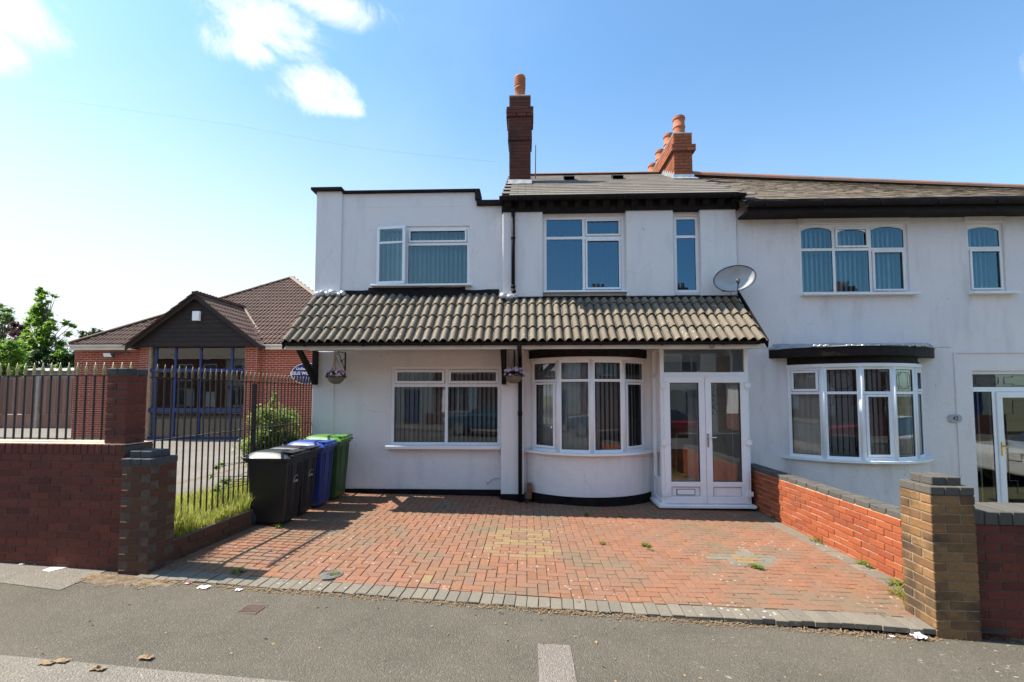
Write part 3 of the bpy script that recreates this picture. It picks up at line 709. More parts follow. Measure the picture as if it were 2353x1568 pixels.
# ------------------------------------------------------------ wall and window makers
def holewall(mb, O, u, a0, a1, z0, z1, th, holes):
    u = V((u[0], u[1], 0)).normalized(); n = V((u.y, -u.x, 0)); O = V((O[0], O[1], 0))
    A = sorted({a0, a1, *[h[0] for h in holes], *[h[1] for h in holes]}); Z = sorted({z0, z1, *[h[2] for h in holes], *[h[3] for h in holes]})
    solid = lambda i, j: 0 <= i < len(A) - 1 and 0 <= j < len(Z) - 1 and not any(h[0] - 1e-6 <= A[i] and A[i + 1] <= h[1] + 1e-6 and h[2] - 1e-6 <= Z[j] and Z[j + 1] <= h[3] + 1e-6 for h in holes)
    P = lambda a, b, z: O + u * a + n * b + V((0, 0, z))
    for i in range(len(A) - 1):
        for j in range(len(Z) - 1):
            if not solid(i, j): continue
            p, q, r, s = A[i], A[i + 1], Z[j], Z[j + 1]
            mb.add([P(p, 0, r), P(q, 0, r), P(q, 0, s), P(p, 0, s)], [(0, 1, 2, 3)]); mb.add([P(p, -th, r), P(q, -th, r), P(q, -th, s), P(p, -th, s)], [(3, 2, 1, 0)])
            if not solid(i - 1, j): mb.add([P(p, 0, r), P(p, -th, r), P(p, -th, s), P(p, 0, s)], [(3, 2, 1, 0)])
            if not solid(i + 1, j): mb.add([P(q, 0, r), P(q, -th, r), P(q, -th, s), P(q, 0, s)], [(0, 1, 2, 3)])
            if not solid(i, j - 1): mb.add([P(p, 0, r), P(q, 0, r), P(q, -th, r), P(p, -th, r)], [(3, 2, 1, 0)])
            if not solid(i, j + 1): mb.add([P(p, 0, s), P(q, 0, s), P(q, -th, s), P(p, -th, s)], [(0, 1, 2, 3)])
def ring(mb, O, u, a0, a1, z0, z1, w_, b0, b1):
    mb.ob(O, u, a0, a1, b0, b1, z0, z0 + w_); mb.ob(O, u, a0, a1, b0, b1, z1 - w_, z1)
    mb.ob(O, u, a0, a0 + w_, b0, b1, z0 + w_, z1 - w_); mb.ob(O, u, a1 - w_, a1, b0, b1, z0 + w_, z1 - w_)
SL = {}
def slat_mesh(h, mat, w_=.085):
    k = (round(h, 2), mat, w_)
    if k not in SL:
        mb = MB(); mb.smooth = False; n = 4; vs = []
        for z in (0, -h):
            for i in range(n + 1): t = i / n - .5; vs.append((t * w_, .008 * (1 - 4 * t * t), z))
        mb.add(vs, [(i, i + 1, n + 2 + i, n + 1 + i) for i in range(n)]); SL[k] = mb.mesh('blind_slat', [mat], fix=False)
    return SL[k]
def light(win, O, u, a0, a1, z0, z1, kind, b, fw=.045, glass='glass', blind=None, arch=False, mat='upvc'):
    """one light of a window: kind 'fixed' or 'sash' (own proud frame)"""
    O = V((O[0], O[1], 0))
    if kind == 'sash':
        mb = MB(); ring(mb, O, u, a0 + .006, a1 - .006, z0 + .006, z1 - .006, fw, b - .01, b + .022); o = add('sash', mb, mat, win); bevel(o, .005, 1); q = fw + .006
        mb = MB(); ring(mb, O, u, a0 + q, a1 - q, z0 + q, z1 - q, .006, b - .004, b + .006); add('gasket', mb, 'rubber', win)
        g0, g1, h0, h1 = a0 + q, a1 - q, z0 + q, z1 - q
    else:
        mb = MB(); ring(mb, O, u, a0, a1, z0, z1, .007, b - .02, b - .006); add('gasket', mb, 'rubber', win)
        g0, g1, h0, h1 = a0, a1, z0, z1
    mb = MB(); un = V((u[0], u[1], 0)); n = V((u[1], -u[0], 0)); c = O + n * (b - .012)
    mb.add([c + un * g0 + V((0, 0, h0)), c + un * g1 + V((0, 0, h0)), c + un * g1 + V((0, 0, h1)), c + un * g0 + V((0, 0, h1))], [(0, 1, 2, 3)])
    add('pane', mb, glass, win, False)
    if arch:
        mb = MB(); N_ = 10; pts = []; hh = .075
        for i in range(N_ + 1): t = i / N_; pts.append((g0 + (g1 - g0) * t, h1 - hh * (1 - math.sqrt(max(0, 1 - (2 * t - 1) ** 2 * .97)))))
        for i in range(N_):
            (xa, za), (xb, zb2) = pts[i], pts[i + 1]; Q = lambda a, bb, z: O + un * a + n * bb + V((0, 0, z))
            mb.add([Q(xa, b + .004, za), Q(xb, b + .004, zb2), Q(xb, b + .004, h1 + .002), Q(xa, b + .004, h1 + .002), Q(xa, b - .01, za), Q(xb, b - .01, zb2)], [(0, 1, 2, 3), (0, 4, 5, 1)])
        add('arch_head', mb, mat, win)
def slats(win, O, u, a0, a1, z0, z1, b, ang, mat='blind', pitch=.078, rr=None, skip=0, w_=.085):
    org = ORG[win.name]; un = V((u[0], u[1], 0)); n = V((u[1], -u[0], 0)); O = V((O[0], O[1], 0)); me = slat_mesh(z1 - z0, mat, w_); a = a0 + pitch / 2
    base = math.atan2(u[1], u[0])
    while a < a1 - .01:
        if random.random() >= skip:
            o = bpy.data.objects.new('blind_slat', me); link(o, win); o.location = O + un * a + n * b + V((0, 0, z1)) - org
            o.rotation_euler.z = base + ang + random.uniform(-.12, .12)
        a += pitch
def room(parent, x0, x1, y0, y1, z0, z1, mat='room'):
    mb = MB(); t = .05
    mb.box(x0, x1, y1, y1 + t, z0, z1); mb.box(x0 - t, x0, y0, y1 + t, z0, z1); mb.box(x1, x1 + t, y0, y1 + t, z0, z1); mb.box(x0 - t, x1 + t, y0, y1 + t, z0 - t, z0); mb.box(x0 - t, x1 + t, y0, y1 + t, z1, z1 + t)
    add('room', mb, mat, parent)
# ------------------------------------------------------------ roof tiles
def roll_mesh(name, w_, ln, rolls, rh, mat, th=.014, n=7):
    """tile lying in the xy plane, lower end at y=0, rolls running up it"""
    mb = MB(); prof = []; rw = w_ / rolls
    for r in range(rolls):
        x0 = r * rw; q = rw * .62
        for i in range(n + 1): t = i / n; prof.append((x0 + q * t, rh * math.sin(math.pi * t) ** .8))
        prof.append((x0 + q + .004, .001)); prof.append((x0 + rw - .012, .004)); prof.append((x0 + rw - .008, .010))
    k = len(prof); vs = []
    for y, up in ((0, .014), (ln, -.014)):
        for x, z in prof: vs.append((x, y, z + up))
    for x, z in prof: vs.append((x, .002, z + .014 - th))
    mb.smooth = False
    mb.add(vs, [(i, i + 1, k + i + 1, k + i) for i in range(k - 1)] + [(2 * k + i, 2 * k + i + 1, i + 1, i) for i in range(k - 1)])
    me = mb.mesh(name, [mat], (0, 0, 0), False); 
    return me
def flat_tile(name, w_, ln, th, mat, up=.012):
    mb = MB(); g = .003
    mb.add([(g, 0, up), (w_ - g, 0, up), (w_ - g, ln, -up), (g, ln, -up), (g, 0, up - th), (w_ - g, 0, up - th), (w_ - g, ln, -up - th), (g, ln, -up - th)], [(0, 1, 2, 3), (0, 4, 5, 1), (1, 5, 6, 2), (3, 7, 4, 0)])
    return mb.mesh(name, [mat], (0, 0, 0), False)
def plane_m(O, u, v):
    n = u.cross(v).normalized(); m = Matrix.Identity(4)
    for i in range(3): m[i][0] = u[i]; m[i][1] = v[i]; m[i][2] = n[i]; m[i][3] = O[i]
    return m
def tile_field(O, u, v, W_, H_, tw, gauge, meshes, keep=None, stag=0, jit=.002, lift_=.0):
    """tiles on the plane O + a u + b v"""
    u = V(u).normalized(); v = V(v).normalized(); n = u.cross(v).normalized(); it = []; r = 0; b = 0
    while b < H_ - .02:
        a = -tw * (stag * (r % 2))
        while a < W_ - .01:
            if (keep is None or keep(a + tw / 2, b + gauge / 2)) and a > -tw * .6:
                P = V(O) + u * a + v * (b + random.uniform(-jit, jit)) + n * (lift_ + random.uniform(-jit, jit))
                it.append((random.choice(meshes), plane_m(P, u, v) @ Matrix.Rotation(random.uniform(-.006, .006) * (jit / .002), 4, 'Z')))
            a += tw
        b += gauge; r += 1
    return it
def ridge_run(parent, name, a, b, mat, r=.11, ln=.4, flat=.75, n=8):
    a, b = V(a), V(b); d = (b - a); L_ = d.length; d.normalize(); k = max(1, round(L_ / ln)); ln = L_ / k
    mb = MB(); vs = []
    for t, rr in ((0, r), (1, r)):
        for i in range(n + 1): q = math.pi * i / n; vs.append((ln * 1.03 * t, -rr * math.cos(q), rr * math.sin(q) * flat))
    for i in range(n + 1): q = math.pi * i / n; vs.append((0, -(r - .015) * math.cos(q), (r - .015) * math.sin(q) * flat))
    mb.add(vs, [(i, i + 1, n + 2 + i, n + 1 + i) for i in range(n)] + [(2 * n + 2 + i, 2 * n + 3 + i, i + 1, i) for i in range(n)])
    me = mb.mesh(name, [mat], (0, 0, 0), False); side = d.cross(V((0, 0, 1))).normalized() * -1; up = d.cross(side).normalized()
    if up.z < 0: up = -up
    it = []
    for i in range(k):
        m = Matrix.Identity(4); P = a + d * (i * ln)
        for q in range(3): m[q][0] = d[q]; m[q][1] = side[q]; m[q][2] = up[q]; m[q][3] = P[q]
        it.append((me, m @ Matrix.Rotation(random.uniform(-.01, .01), 4, 'Z')))
    scatter(parent, name, it, 300)
def gutter(parent, x0, x1, y, z, mat='black_paint', r=.055, name='gutter'):
    mb = MB(); n = 8; vs = []
    for x in (x0, x1):
        for rr in (r, r - .006):
            for i in range(n + 1): q = math.pi + math.pi * i / n; vs.append((x, y + rr * math.cos(q), z + rr * math.sin(q) * 1.0))
    k = n + 1
    mb.add(vs, [(i, i + 1, 2 * k + i + 1, 2 * k + i) for i in range(n)] + [(k + i, 3 * k + i, 3 * k + i + 1, k + i + 1) for i in range(n)] + [(0, 2 * k, 3 * k, k), (n, k + n, 3 * k + n, 2 * k + n)] + [(i, k + i, k + i + 1, i + 1) for i in range(n)] + [(2 * k + i, 2 * k + i + 1, 3 * k + i + 1, 3 * k + i) for i in range(n)])
    o = add(name, mb, mat, parent)
    x = x0 + .3
    while x < x1: mb = MB(); mb.box(x - .012, x + .012, y - r - .004, y + r, z - r - .004, z - r * .2); add('gutter_clip', mb, mat, o); x += .95
    return o

# ------------------------------------------------------------ the main house
YW, YM = 8.25, 8.15                      # wall faces: left wing, main house
H = thing('house', 'white rendered two storey house with pantiled canopy, white porch and flat roofed left wing', 'house', (0, 8.3, 0))
XL = -3.915; XS_ = at(1153, 600, YM).x; XR = 3.765
# wing
wu = rect(866, 520, 1079, 657, YW); wl = rect(898, 842, 1150, 1024, YW)
zt = at(1000, 443, YW).z; zt2 = at(1120, 474, YW).z; zc2 = at(1120, 470, YW).z
mb = MB()
xs2 = at(1096, 450, YW).x
holewall(mb, (0, YW), (1, 0), XL, XS_ + .15, .0, zt2, .28, [(wu[0], wu[1], wu[2], wu[3]), (wl[0], wl[1], wl[2], wl[3])])
mb.box(XL, xs2, YW, YW + .28, zt2, zt); mb.box(XL, XL + .28, YW + .28, YW + 6, 0, zt - .02)
for z0, z1, x1, y in ((.1, 2.6, at(768, 900, YW).x, YW), (3.45, at(750, 437, YW).z, at(786, 550, YW).x, YW)): mb.box(XL - .012, x1, y - .035, y, z0, z1)
wing = add('wing_wall', mb, 'white_render', H); bevel(wing, .008, 2)
mb = MB(); mb.box(XL + .28, XS_, YW + .28, YW + 6, zt - .35, zt - .25); add('flat_roof', mb, 'felt', H)
mb = MB(); x1 = at(786, 550, YW).x
mb.box(XL - .09, x1 + .02, YW - .12, YW + .3, at(750, 437, YW - .1).z, at(750, 429, YW - .12).z); mb.box(x1, xs2 + .06, YW - .075, YW + .3, zt - .0, at(1000, 434, YW - .08).z)
mb.box(xs2 - .03, xs2 + .065, YW - .072, YW + .3, zt2 + .1, zt + .03); mb.box(xs2 + .0, XS_ + .1, YW - .07, YW + .3, zt2, at(1120, 458, YW - .08).z); mb.box(XL - .08, XL + .3, YW + .3, YW + 6, zt - .02, zt + .06)
cp = add('parapet_coping', mb, 'black_paint', H); bevel(cp, .012, 2)
# plinth
mb = MB(); mb.box(XL + .3, -.43, YW - .04, YW + .05, -.15, .105); mb.box(XL, XL + .35, YW - .06, YW + .04, -.1, .09)
add('plinth', mb, 'black_plinth', H)
# main wall
w1 = rect(1250, 497, 1434, 672, YM + .05); w2 = rect(1550, 497, 1606, 672, YM + .05)
ZT = 5.35; holes = [(w1[0], w1[1], w1[2], w1[3]), (w2[0], w2[1], w2[2], w2[3]), (.10, 2.08, .84, 2.46), (2.30, 3.62, -.05, 2.5)]
mb = MB(); holewall(mb, (0, YM + .05), (1, 0), XS_ + .01, XR, -.2, ZT, .28, holes)
mb.box(XS_ + .01, XS_ + .28, YM + .33, YM + 5, 0, ZT)
mw = add('main_wall', mb, 'white_render', H); bevel(mw, .008, 2)
for a, b, nm in ((1155, 1247, 0), (1439, 1548, 1), (1610, 1692, 2)):
    z0 = at(1200, 684, YM).z; z1 = at(1200, 482, YM - .05).z; x0, x1 = at(a, 580, YM - .04).x, at(b, 580, YM - .04).x
    if nm == 2: x1 = XR - .02
    mb = MB(); mb.box(x0, x1, YM - .05, YM + .05, z0, z1); o = add('wall_pier', mb, 'white_render', H); bevel(o, .016, 3)
mb = MB(); px0, px1 = at(1151, 950, YM - .12).x, at(1204, 950, YM - .12).x
mb.box(px0, px1, YM - .13, YM + .05, .07, 2.6); o = add('wall_pier', mb, 'white_render', H); bevel(o, .014, 3)
mb = MB(); mb.box(px0 - .012, px1 + .01, YM - .15, YM + .05, -.2, .075); bevel(add('plinth', mb, 'black_plinth', H), .008, 1)
# cornice and gutter
z0, z1 = at(1300, 484, YM - .1).z, at(1300, 456, YM - .2).z
mb = MB(); mb.box(XS_ - .0, XR + .02, YM - .09, YM + .06, z0, z1 + .12); cn = add('cornice', mb, 'black_paint', H)
mb = MB(); mb.box(XS_ - .02, XR + .04, YM - .2, YM + .06, z1 + .0, z1 + .05); add('cornice_moulding', mb, 'black_paint', cn)
nb = 17; cz = z1
for i in range(nb):
    x = XS_ + .12 + (XR - XS_ - .2) * i / (nb - 1)
    mb = MB(); mb.extr([(YM - .09, cz - .14), (YM - .17, cz - .06), (YM - .19, cz - .001), (YM - .09, cz - .001)], 'x', x - .06, x + .06); add('corbel', mb, 'black_paint', cn)
EY, EZ = 7.92, at(1400, 449, 7.87).z
gutter(H, XS_ - .03, XR + .04, EY - .04, EZ - .005)
# roof
RY, RZ = 11.5, 7.45
RU = V((1, 0, 0)); RV = V((0, RY - EY, RZ - EZ)); RL = RV.length; RV.normalize()
xv = XS_ - .02
mb = MB(); mb.add([(xv, EY, EZ - .02), (3.9, EY, EZ - .02), (3.9, RY, RZ - .02), (xv, RY, RZ - .02), (3.9, 15.2, EZ), (xv, 15.2, EZ)], [(0, 1, 2, 3), (3, 2, 4, 5)]); 
mb.add([(xv + .03, EY, EZ - .03), (xv + .03, RY, RZ - .03), (xv + .03, 15.2, EZ)], [(0, 1, 2)])
rf = add('roof', mb, 'felt', H)
ft = [flat_tile('roof_tile', .3, .33, .013, 'tile_grey', .005)]
it = tile_field((xv, EY - .02, EZ), RU, RV, 3.78 - xv, RL, .3, .285, ft, keep=lambda x, y: x > .13, stag=.5, jit=.0007)
scatter(rf, 'roof_tile', it, 300)
ridge_run(rf, 'ridge_tile', (at(1222, 403, RY).x - .4, RY, RZ + .0), (3.45, RY, RZ + .0), 'ridge_clay', .10, .42, .6)
for x, y in ((1307, 414), (1418, 412)):
    t = ray(x, y); k = (EY * .6 + RY * .4)
    # point of the roof plane seen there
    best = min((abs((at(x, y, q).z) - (EZ + (q - EY) * (RZ - EZ) / (RY - EY))), q) for q in [EY + .01 * i for i in range(358)])[1]
    p = at(x, y, best); nrm = RU.cross(RV)
    mb = MB(); o = p + nrm * .02; mb.add([o + RU * a + RV * b + nrm * c for c in (0, .07) for a, b in ((-.12, -.12), (.12, -.12), (.12, .16), (-.12, .16))], [(0, 3, 2, 1), (4, 5, 6, 7), (1, 2, 6, 5), (2, 3, 7, 6), (3, 0, 4, 7)])
    add('roof_vent', mb, 'black_paint', rf)
# canopy: pantiled lean-to over the ground floor
CYE, CZE = 7.16, 2.655; CYT, CZT = 8.25, 3.665
cu = V((1, 0, 0)); cv = V((0, CYT - CYE, CZT - CZE)); CLn = cv.length; cv.normalize()
cx0, cx1 = -3.925, 3.735
mb = MB(); n_ = V((0, -cv.z, cv.y))
for q in (0,): mb.add([V((x, CYE, CZE)) - n_ * d + cv * t for d in (.02, .07) for x, t in ((cx0, 0), (cx1, 0), (cx1, CLn), (cx0, CLn))], [(0, 1, 2, 3), (7, 6, 5, 4), (0, 4, 5, 1), (1, 5, 6, 2), (3, 7, 4, 0)])
cn = add('canopy', mb, 'black_timber', H)
NC = 54; PW = (cx1 - cx0) / NC
def pantile_mesh():
    mb = MB(); n = 8; prof = [(-.012, .016), (-.004, .012), (.0, .010)]
    q = PW * .74
    for i in range(n + 1): t = i / n; prof.append((.006 + q * t, .010 * (1 - t) + .048 * math.sin(math.pi * t) ** .75))
    prof += [(PW * .80, -.004), (PW * .97, -.004)]
    k = len(prof); vs = []
    for y, up in ((0, .020), (.42, -.012)): vs += [(x, y, z + up) for x, z in prof]
    vs += [(x, .003, z + .020 - .016) for x, z in prof]
    mb.add(vs, [(i, i + 1, k + i + 1, k + i) for i in range(k - 1)] + [(2 * k + i, 2 * k + i + 1, i + 1, i) for i in range(k - 1)] + [(0, k, 2 * k)])
    return mb.mesh('pantile', ['tile_canopy'], (0, 0, 0), False)
pm = [pantile_mesh()]; it = []; g_ = (CLn - .06) / 4
for r in range(4):
    for i in range(NC):
        xx = cx0 + PW * i + (random.uniform(-.003, .003))
        m = plane_m(V((xx, CYE, CZE)) + cv * (r * g_ - .03 + random.uniform(-.006, .006)) + n_ * (random.uniform(-.003, .003)), cu, cv) @ Matrix.Rotation(random.uniform(-.012, .012), 4, 'Z')
        if r == 3:
            lim = (CLn - .04 if xx < XS_ - .1 else CLn - .21) - r * g_ + .0
            if wu[0] + .45 < xx < wu[1] - .25: lim -= .07
            m = m @ Matrix.Scale(max(.2, lim / .42), 4, (0, 1, 0))
        it.append((pm[0], m))
scatter(cn, 'pantile', it, 300)
mb = MB(); mb.box(cx0 + .02, cx1 - .03, CYE + .055, CYE + .085, 2.53, 2.66); add('fascia', mb, 'cream_board', cn)
mb = MB(); mb.box(cx0 + .03, cx1 - .04, CYE + .086, YM + .0, 2.60, 2.615); add('soffit', mb, 'cream_board', cn)
for x in (cx0 - .012, cx1 + .0):
    mb = MB(); mb.add([(x + d, p[0], p[1]) for d in (0, .022) for p in ((CYE + .02, CZE - .12), (CYT - (.1 if x > 0 else 0), CZT - .05), (CYT - (.1 if x > 0 else 0), CZT + .03), (CYE - .005, CZE + .0))], [(0, 3, 2, 1), (4, 5, 6, 7), (0, 1, 5, 4), (1, 2, 6, 5), (2, 3, 7, 6), (3, 0, 4, 7)])
    add('bargeboard', mb, 'black_timber', cn)
mb = MB(); mb.extr([(CYE + .1, 2.53), (YM, 2.60), (YM, 3.35), (CYE + .1, 2.68)], 'x', 3.70, 3.72); add('gable_board', mb, 'cream_board', cn)
gutter(cn, cx0 + .05, cx1 - .12, CYE + .005, 2.628, 'black_timber', .045)
# band of black flashing under the upper windows and lead lumps
def jag(x0, x1, y, zb_, zt_, mat, name, amp=.02, step=.05, d=.03, par=None):
    mb = MB(); x = x0; pts = []
    while x < x1 + .001: pts.append((x, zt_ + random.uniform(-amp, amp))); x += step
    for (a, za), (b, zb2) in zip(pts, pts[1:]): mb.add([(a, y, zb_), (b, y, zb_), (b, y, zb2), (a, y, za), (a, y - d, zb_), (b, y - d, zb_), (b, y - d * .4, zb2), (a, y - d * .4, za)], [(4, 5, 6, 7), (7, 6, 2, 3), (0, 4, 7, 3), (1, 2, 6, 5)])
    return add(name, mb, mat, par or H, False)
jag(XL, XS_, YW, 3.50, at(1000, 667, YW).z, 'black_paint', 'flashing', .008, .11)
jag(at(858, 0, YW).x, at(1078, 0, YW).x, YW, 3.55, at(960, 660, YW).z - .01, 'black_paint', 'flashing', .003, .2, .03)
jag(XS_ + .02, XR, YM - .05, 3.30, at(1400, 684, YM - .05).z + .0, 'black_paint', 'flashing', .01, .11)
def lumps(x0, x1, y, z, n, mat='silver_paint'):
    mb = MB(); mb.smooth = True
    for i in range(n):
        x = x0 + (x1 - x0) * (i + .5) / n; r = random.uniform(.045, .075)
        mb.lathe((x, y - .03 + random.uniform(-.02, .02), z + random.uniform(-.02, .02)), [(.012, -r * .9), (r * .8, -r * .6), (r, 0), (r * .7, r * .5), (.01, r * .65)], 9)
    o = add('lead_flashing', mb, mat, H)
    for v in o.data.vertices: v.co += V([noise.noise(v.co * 23 + V((k * 9, 0, 0))) * .03 for k in range(3)])
for a, b, yy, n in ((728, 795, 676, 6), ):
    p, q = at(a, yy, YW - .05), at(b, yy, YW - .05); lumps(p.x, q.x, YW - .06, p.z, n)
p, q = at(1020, 671, YW), at(1150, 671, YW); 
p, q = at(1152, 682, YM - .08), at(1186, 688, YM - .08); lumps(p.x, q.x, YM - .11, p.z - .02, 4)
# canopy brackets
def bracket(x, y, fwd, lab):
    mb = MB(); mb.box(x - .04, x + .04, y - .085, y - .002, at(0, 885, y).z - .0, 2.6); b = add('canopy_bracket', mb, 'black_timber', H)
    mb = MB(); a = V((x, y - .06, 2.08)); c = V((x, y - .06 - fwd, 2.58)); d = (c - a)
    mb.add([a + V((s_ * .035, o_, 0)) for s_ in (-1, 1) for o_ in (.0, -.0)][:0], [])
    mb.extr([(a.y + .01, 1.98), (a.y + .01, 2.14), (c.y + .045, 2.6), (c.y - .055, 2.6)], 'x', x - .034, x + .034); add('brace', mb, 'black_timber', b)
bracket(XL + .06, YW - .04, .62, ''); bracket(at(1158, 840, YM - .2).x, YM - .13, .5, '')
# rain pipes
p_ = at(1636, 790, CYE + .03); mb = MB(); mb.tube([p_ + V((.035 * math.cos(a * .35 + math.pi), 0, .07 * math.sin(a * .35 + math.pi) + .0)) for a in range(10)], .006, 5); add('cable_loop', mb, 'dish_dark', H)
p_ = at(1130, 1105, YW - .02); mb = MB(); mb.tube([p_ + V(q) for q in ((.16, 0, .03), (.08, 0, .045), (0, 0, .02), (-.04, 0, -.03), (-.08, 0, -.05), (-.1, 0, -.01))], .006, 5); add('wall_cable', mb, 'dish_grey', H)
px = at(1195, 900, YM - .22).x
mb = MB(); mb.smooth = True; mb.cyl((px, YM - .19, -.05), (px, YM - .19, 2.5), .034, n=14); mb.cyl((px, YM - .19, 2.48), (px, CYE + .0, 2.52), .034, n=14); mb.cyl((px, CYE + .0, 2.5), (px, CYE + .0, 2.62), .034, n=14)
for z in (1.45, 2.2): mb.cyl((px, YM - .19, z), (px, YM - .19, z + .06), .042, n=14)
add('rain_pipe', mb, 'black_paint', H)
px = at(1179, 560, YM - .12).x; zb_ = at(1179, 668, YM - .12).z
mb = MB(); mb.smooth = True; mb.cyl((px, YM - .1, zb_), (px, YM - .1, 5.3), .033, n=14); mb.tube([(px, YM - .1, zb_ + .02), (px + .01, YM - .14, zb_ - .025), (px + .02, YM - .19, zb_ - .03)], .036, 14)
for z in (zb_ + .05, 4.6, 5.1): mb.cyl((px, YM - .1, z), (px, YM - .1, z + .05), .041, n=14)
add('rain_pipe', mb, 'black_paint', H)
# ---- upper left window
def sill(parent, x0, x1, y, z, d=.13, h=.035, mat='upvc'):
    mb = MB(); mb.extr([(y, z - h), (y - d, z - h), (y - d, z - .012), (y - d + .01, z - .004), (y, z)], 'x', x0, x1); return add('sill', mb, mat, parent)
def frame(name, parent, O, u, r, bars, b=-.03, w_=.05, d=.07, mat='upvc'):
    mb = MB(); ring(mb, O, u, r[0], r[1], r[2], r[3], w_, b - d, b)
    for k in bars:
        if k[0] == 'v': mb.ob(O, u, k[1] - w_ / 2, k[1] + w_ / 2, b - d + .001, b - .002, (k[2] if len(k) > 2 else r[2] + w_), (k[3] if len(k) > 2 else r[3] - w_))
        else: mb.ob(O, u, (k[2] if len(k) > 2 else r[0] + w_), (k[3] if len(k) > 2 else r[1] - w_), b - d + .001, b - .003, k[1] - w_ / 2, k[1] + w_ / 2)
    o = add(name, mb, mat, parent); return o
O0 = (0, YW)
xm = at(934, 600, YW).x; zm = at(1000, 560, YW).z
win = frame('window', H, (0, YW, 0), (1, 0), wu, [('v', xm), ('h', zm, xm + .025, wu[1] - .05)])
light(win, O0, (1, 0), xm + .025, wu[1] - .05, zm + .025, wu[3] - .05, 'sash', -.03, .035, 'glass_teal'); light(win, O0, (1, 0), xm + .025, wu[1] - .05, wu[2] + .05, zm - .025, 'fixed', -.03, .045, 'glass_teal')
# open casement, hinged at the left
ca = R(-6); cu_ = (math.cos(ca), math.sin(ca)); OC = (wu[0] + .01, YW + .02)
wd = xm - wu[0] - .005
light(win, OC, cu_, 0, wd, wu[2] + .02, wu[3] - .015, 'fixed', .05, .05, 'glass_teal')
mb = MB(); ring(mb, (*OC, 0), cu_, 0, wd, wu[2] + .02, wu[3] - .015, .055, .015, .06); zm2 = at(900, 560, YW).z; mb.ob((*OC, 0), cu_, .055, wd - .055, .017, .058, zm2 - .02, zm2 + .02)
bevel(add('sash', mb, 'upvc', win), .005, 1)
sill(win, at(856, 660, YW).x, at(1085, 660, YW).x, YW + .03, wu[2] + .01, .16)
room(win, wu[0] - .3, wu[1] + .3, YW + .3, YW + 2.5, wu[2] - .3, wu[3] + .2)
slats(win, (0, YW), (1, 0), wu[0] + .03, wu[1] - .02, wu[2] + .02, wu[3] - .03, -.2, R(54), 'curtain_blue', .085)
# ---- lower left window
xm = at(1025, 950, YW).x; zm = at(1000, 886, YW).z
win = frame('window', H, (0, YW, 0), (1, 0), wl, [('v', xm), ('h', zm)], w_=.055)
for a, b in ((wl[0] + .055, xm - .027), (xm + .027, wl[1] - .03)):
    light(win, O0, (1, 0), a, b, zm + .027, wl[3] - .055, 'sash', -.03, .05); light(win, O0, (1, 0), a, b, wl[2] + .055, zm - .027, 'fixed', -.03)
sill(win, at(890, 1030, YW).x, wl[1] + .01, YW + .02, wl[2] + .01, .16, .06)
room(win, wl[0] - .4, wl[1] + .2, YW + .3, YW + 3.2, wl[2] - .5, wl[3] + .2)
slats(win, (0, YW), (1, 0), wl[0] + .03, wl[1] - .02, wl[2] + .03, wl[3] - .03, -.22, R(56), 'blind_grey', .085)
# flowers and a box standing on the inside sill
rr = random.Random(4)
# ---- upper right windows
def panel_window(r, bars, lights, pitch=.085, ang=40, slat='blind', Yp=YM + .05, arch=(), silld=None, parent=None, glass='glass_tint', mat='upvc', sk=0):
    win = frame('window', parent or H, (0, Yp, 0), (1, 0), r, bars, mat=mat)
    for i, (a, b, c, d, k) in enumerate(lights): light(win, (0, Yp), (1, 0), a, b, c, d, k, -.03, .035, glass, arch=i in arch, mat=mat)
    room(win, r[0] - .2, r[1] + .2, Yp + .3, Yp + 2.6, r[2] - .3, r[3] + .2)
    if slat: slats(win, (0, Yp), (1, 0), r[0] + .03, r[1] - .03, r[2] + .03, r[3] - .03, -.2, R(ang), slat, pitch, skip=sk)
    return win
xm = at(1342, 600, YM + .05).x; zl = at(1300, 546, YM + .05).z; zr_ = at(1400, 545, YM + .05).z
win = panel_window(w1, [('v', xm), ('h', zl)], [(w1[0] + .05, xm - .025, zl + .025, w1[3] - .05, 'fixed'), (w1[0] + .05, xm - .025, w1[2] + .05, zl - .025, 'fixed'), (xm + .025, w1[1] - .05, zl + .025, w1[3] - .05, 'sash'), (xm + .025, w1[1] - .05, w1[2] + .05, zl - .025, 'sash')], .11, 82)
sill(win, w1[0] - .02, w1[1] + .03, YM + .06, w1[2] + .012, .12, .03)
win = panel_window(w2, [('h', zl)], [(w2[0] + .012, w2[1] - .05, zl + .025, w2[3] - .05, 'fixed'), (w2[0] + .012, w2[1] - .05, w2[2] + .05, zl - .025, 'fixed')], slat=None)
# ---- bow window and its wall
def arc(cx, half, depth, Yb):
    Rr = (half * half + depth * depth) / (2 * depth); th = math.asin(half / Rr); return lambda t: (cx + Rr * math.sin(th * t), Yb - depth + Rr * (1 - math.cos(th * t)))
def bow_solid(A, B, z0, z1, N_=20):
    """ring-like shell between outer arc A and inner arc B"""
    pa = [A(-1 + 2 * i / N_) for i in range(N_ + 1)]; pb = [B(-1 + 2 * i / N_) for i in range(N_ + 1)]; mb = MB(); mb.prism(pa + pb[::-1], z0, z1)
    # rebuild as quads to keep the caps sane
    mb = MB(); n = N_ + 1
    vs = [(*p, z0) for p in pa] + [(*p, z1) for p in pa] + [(*p, z0) for p in pb] + [(*p, z1) for p in pb]; fs = []
    for i in range(N_): fs += [(i, i + 1, n + i + 1, n + i), (n + i, n + i + 1, 3 * n + i + 1, 3 * n + i), (2 * n + i + 1, 2 * n + i, 3 * n + i, 3 * n + i + 1), (i + 1, i, 2 * n + i, 2 * n + i + 1)]
    fs += [(0, n, 3 * n, 2 * n), (n - 1, 3 * n - 1, 4 * n - 1, 2 * n - 1)]
    mb.smooth = False; mb.add(vs, fs); return mb
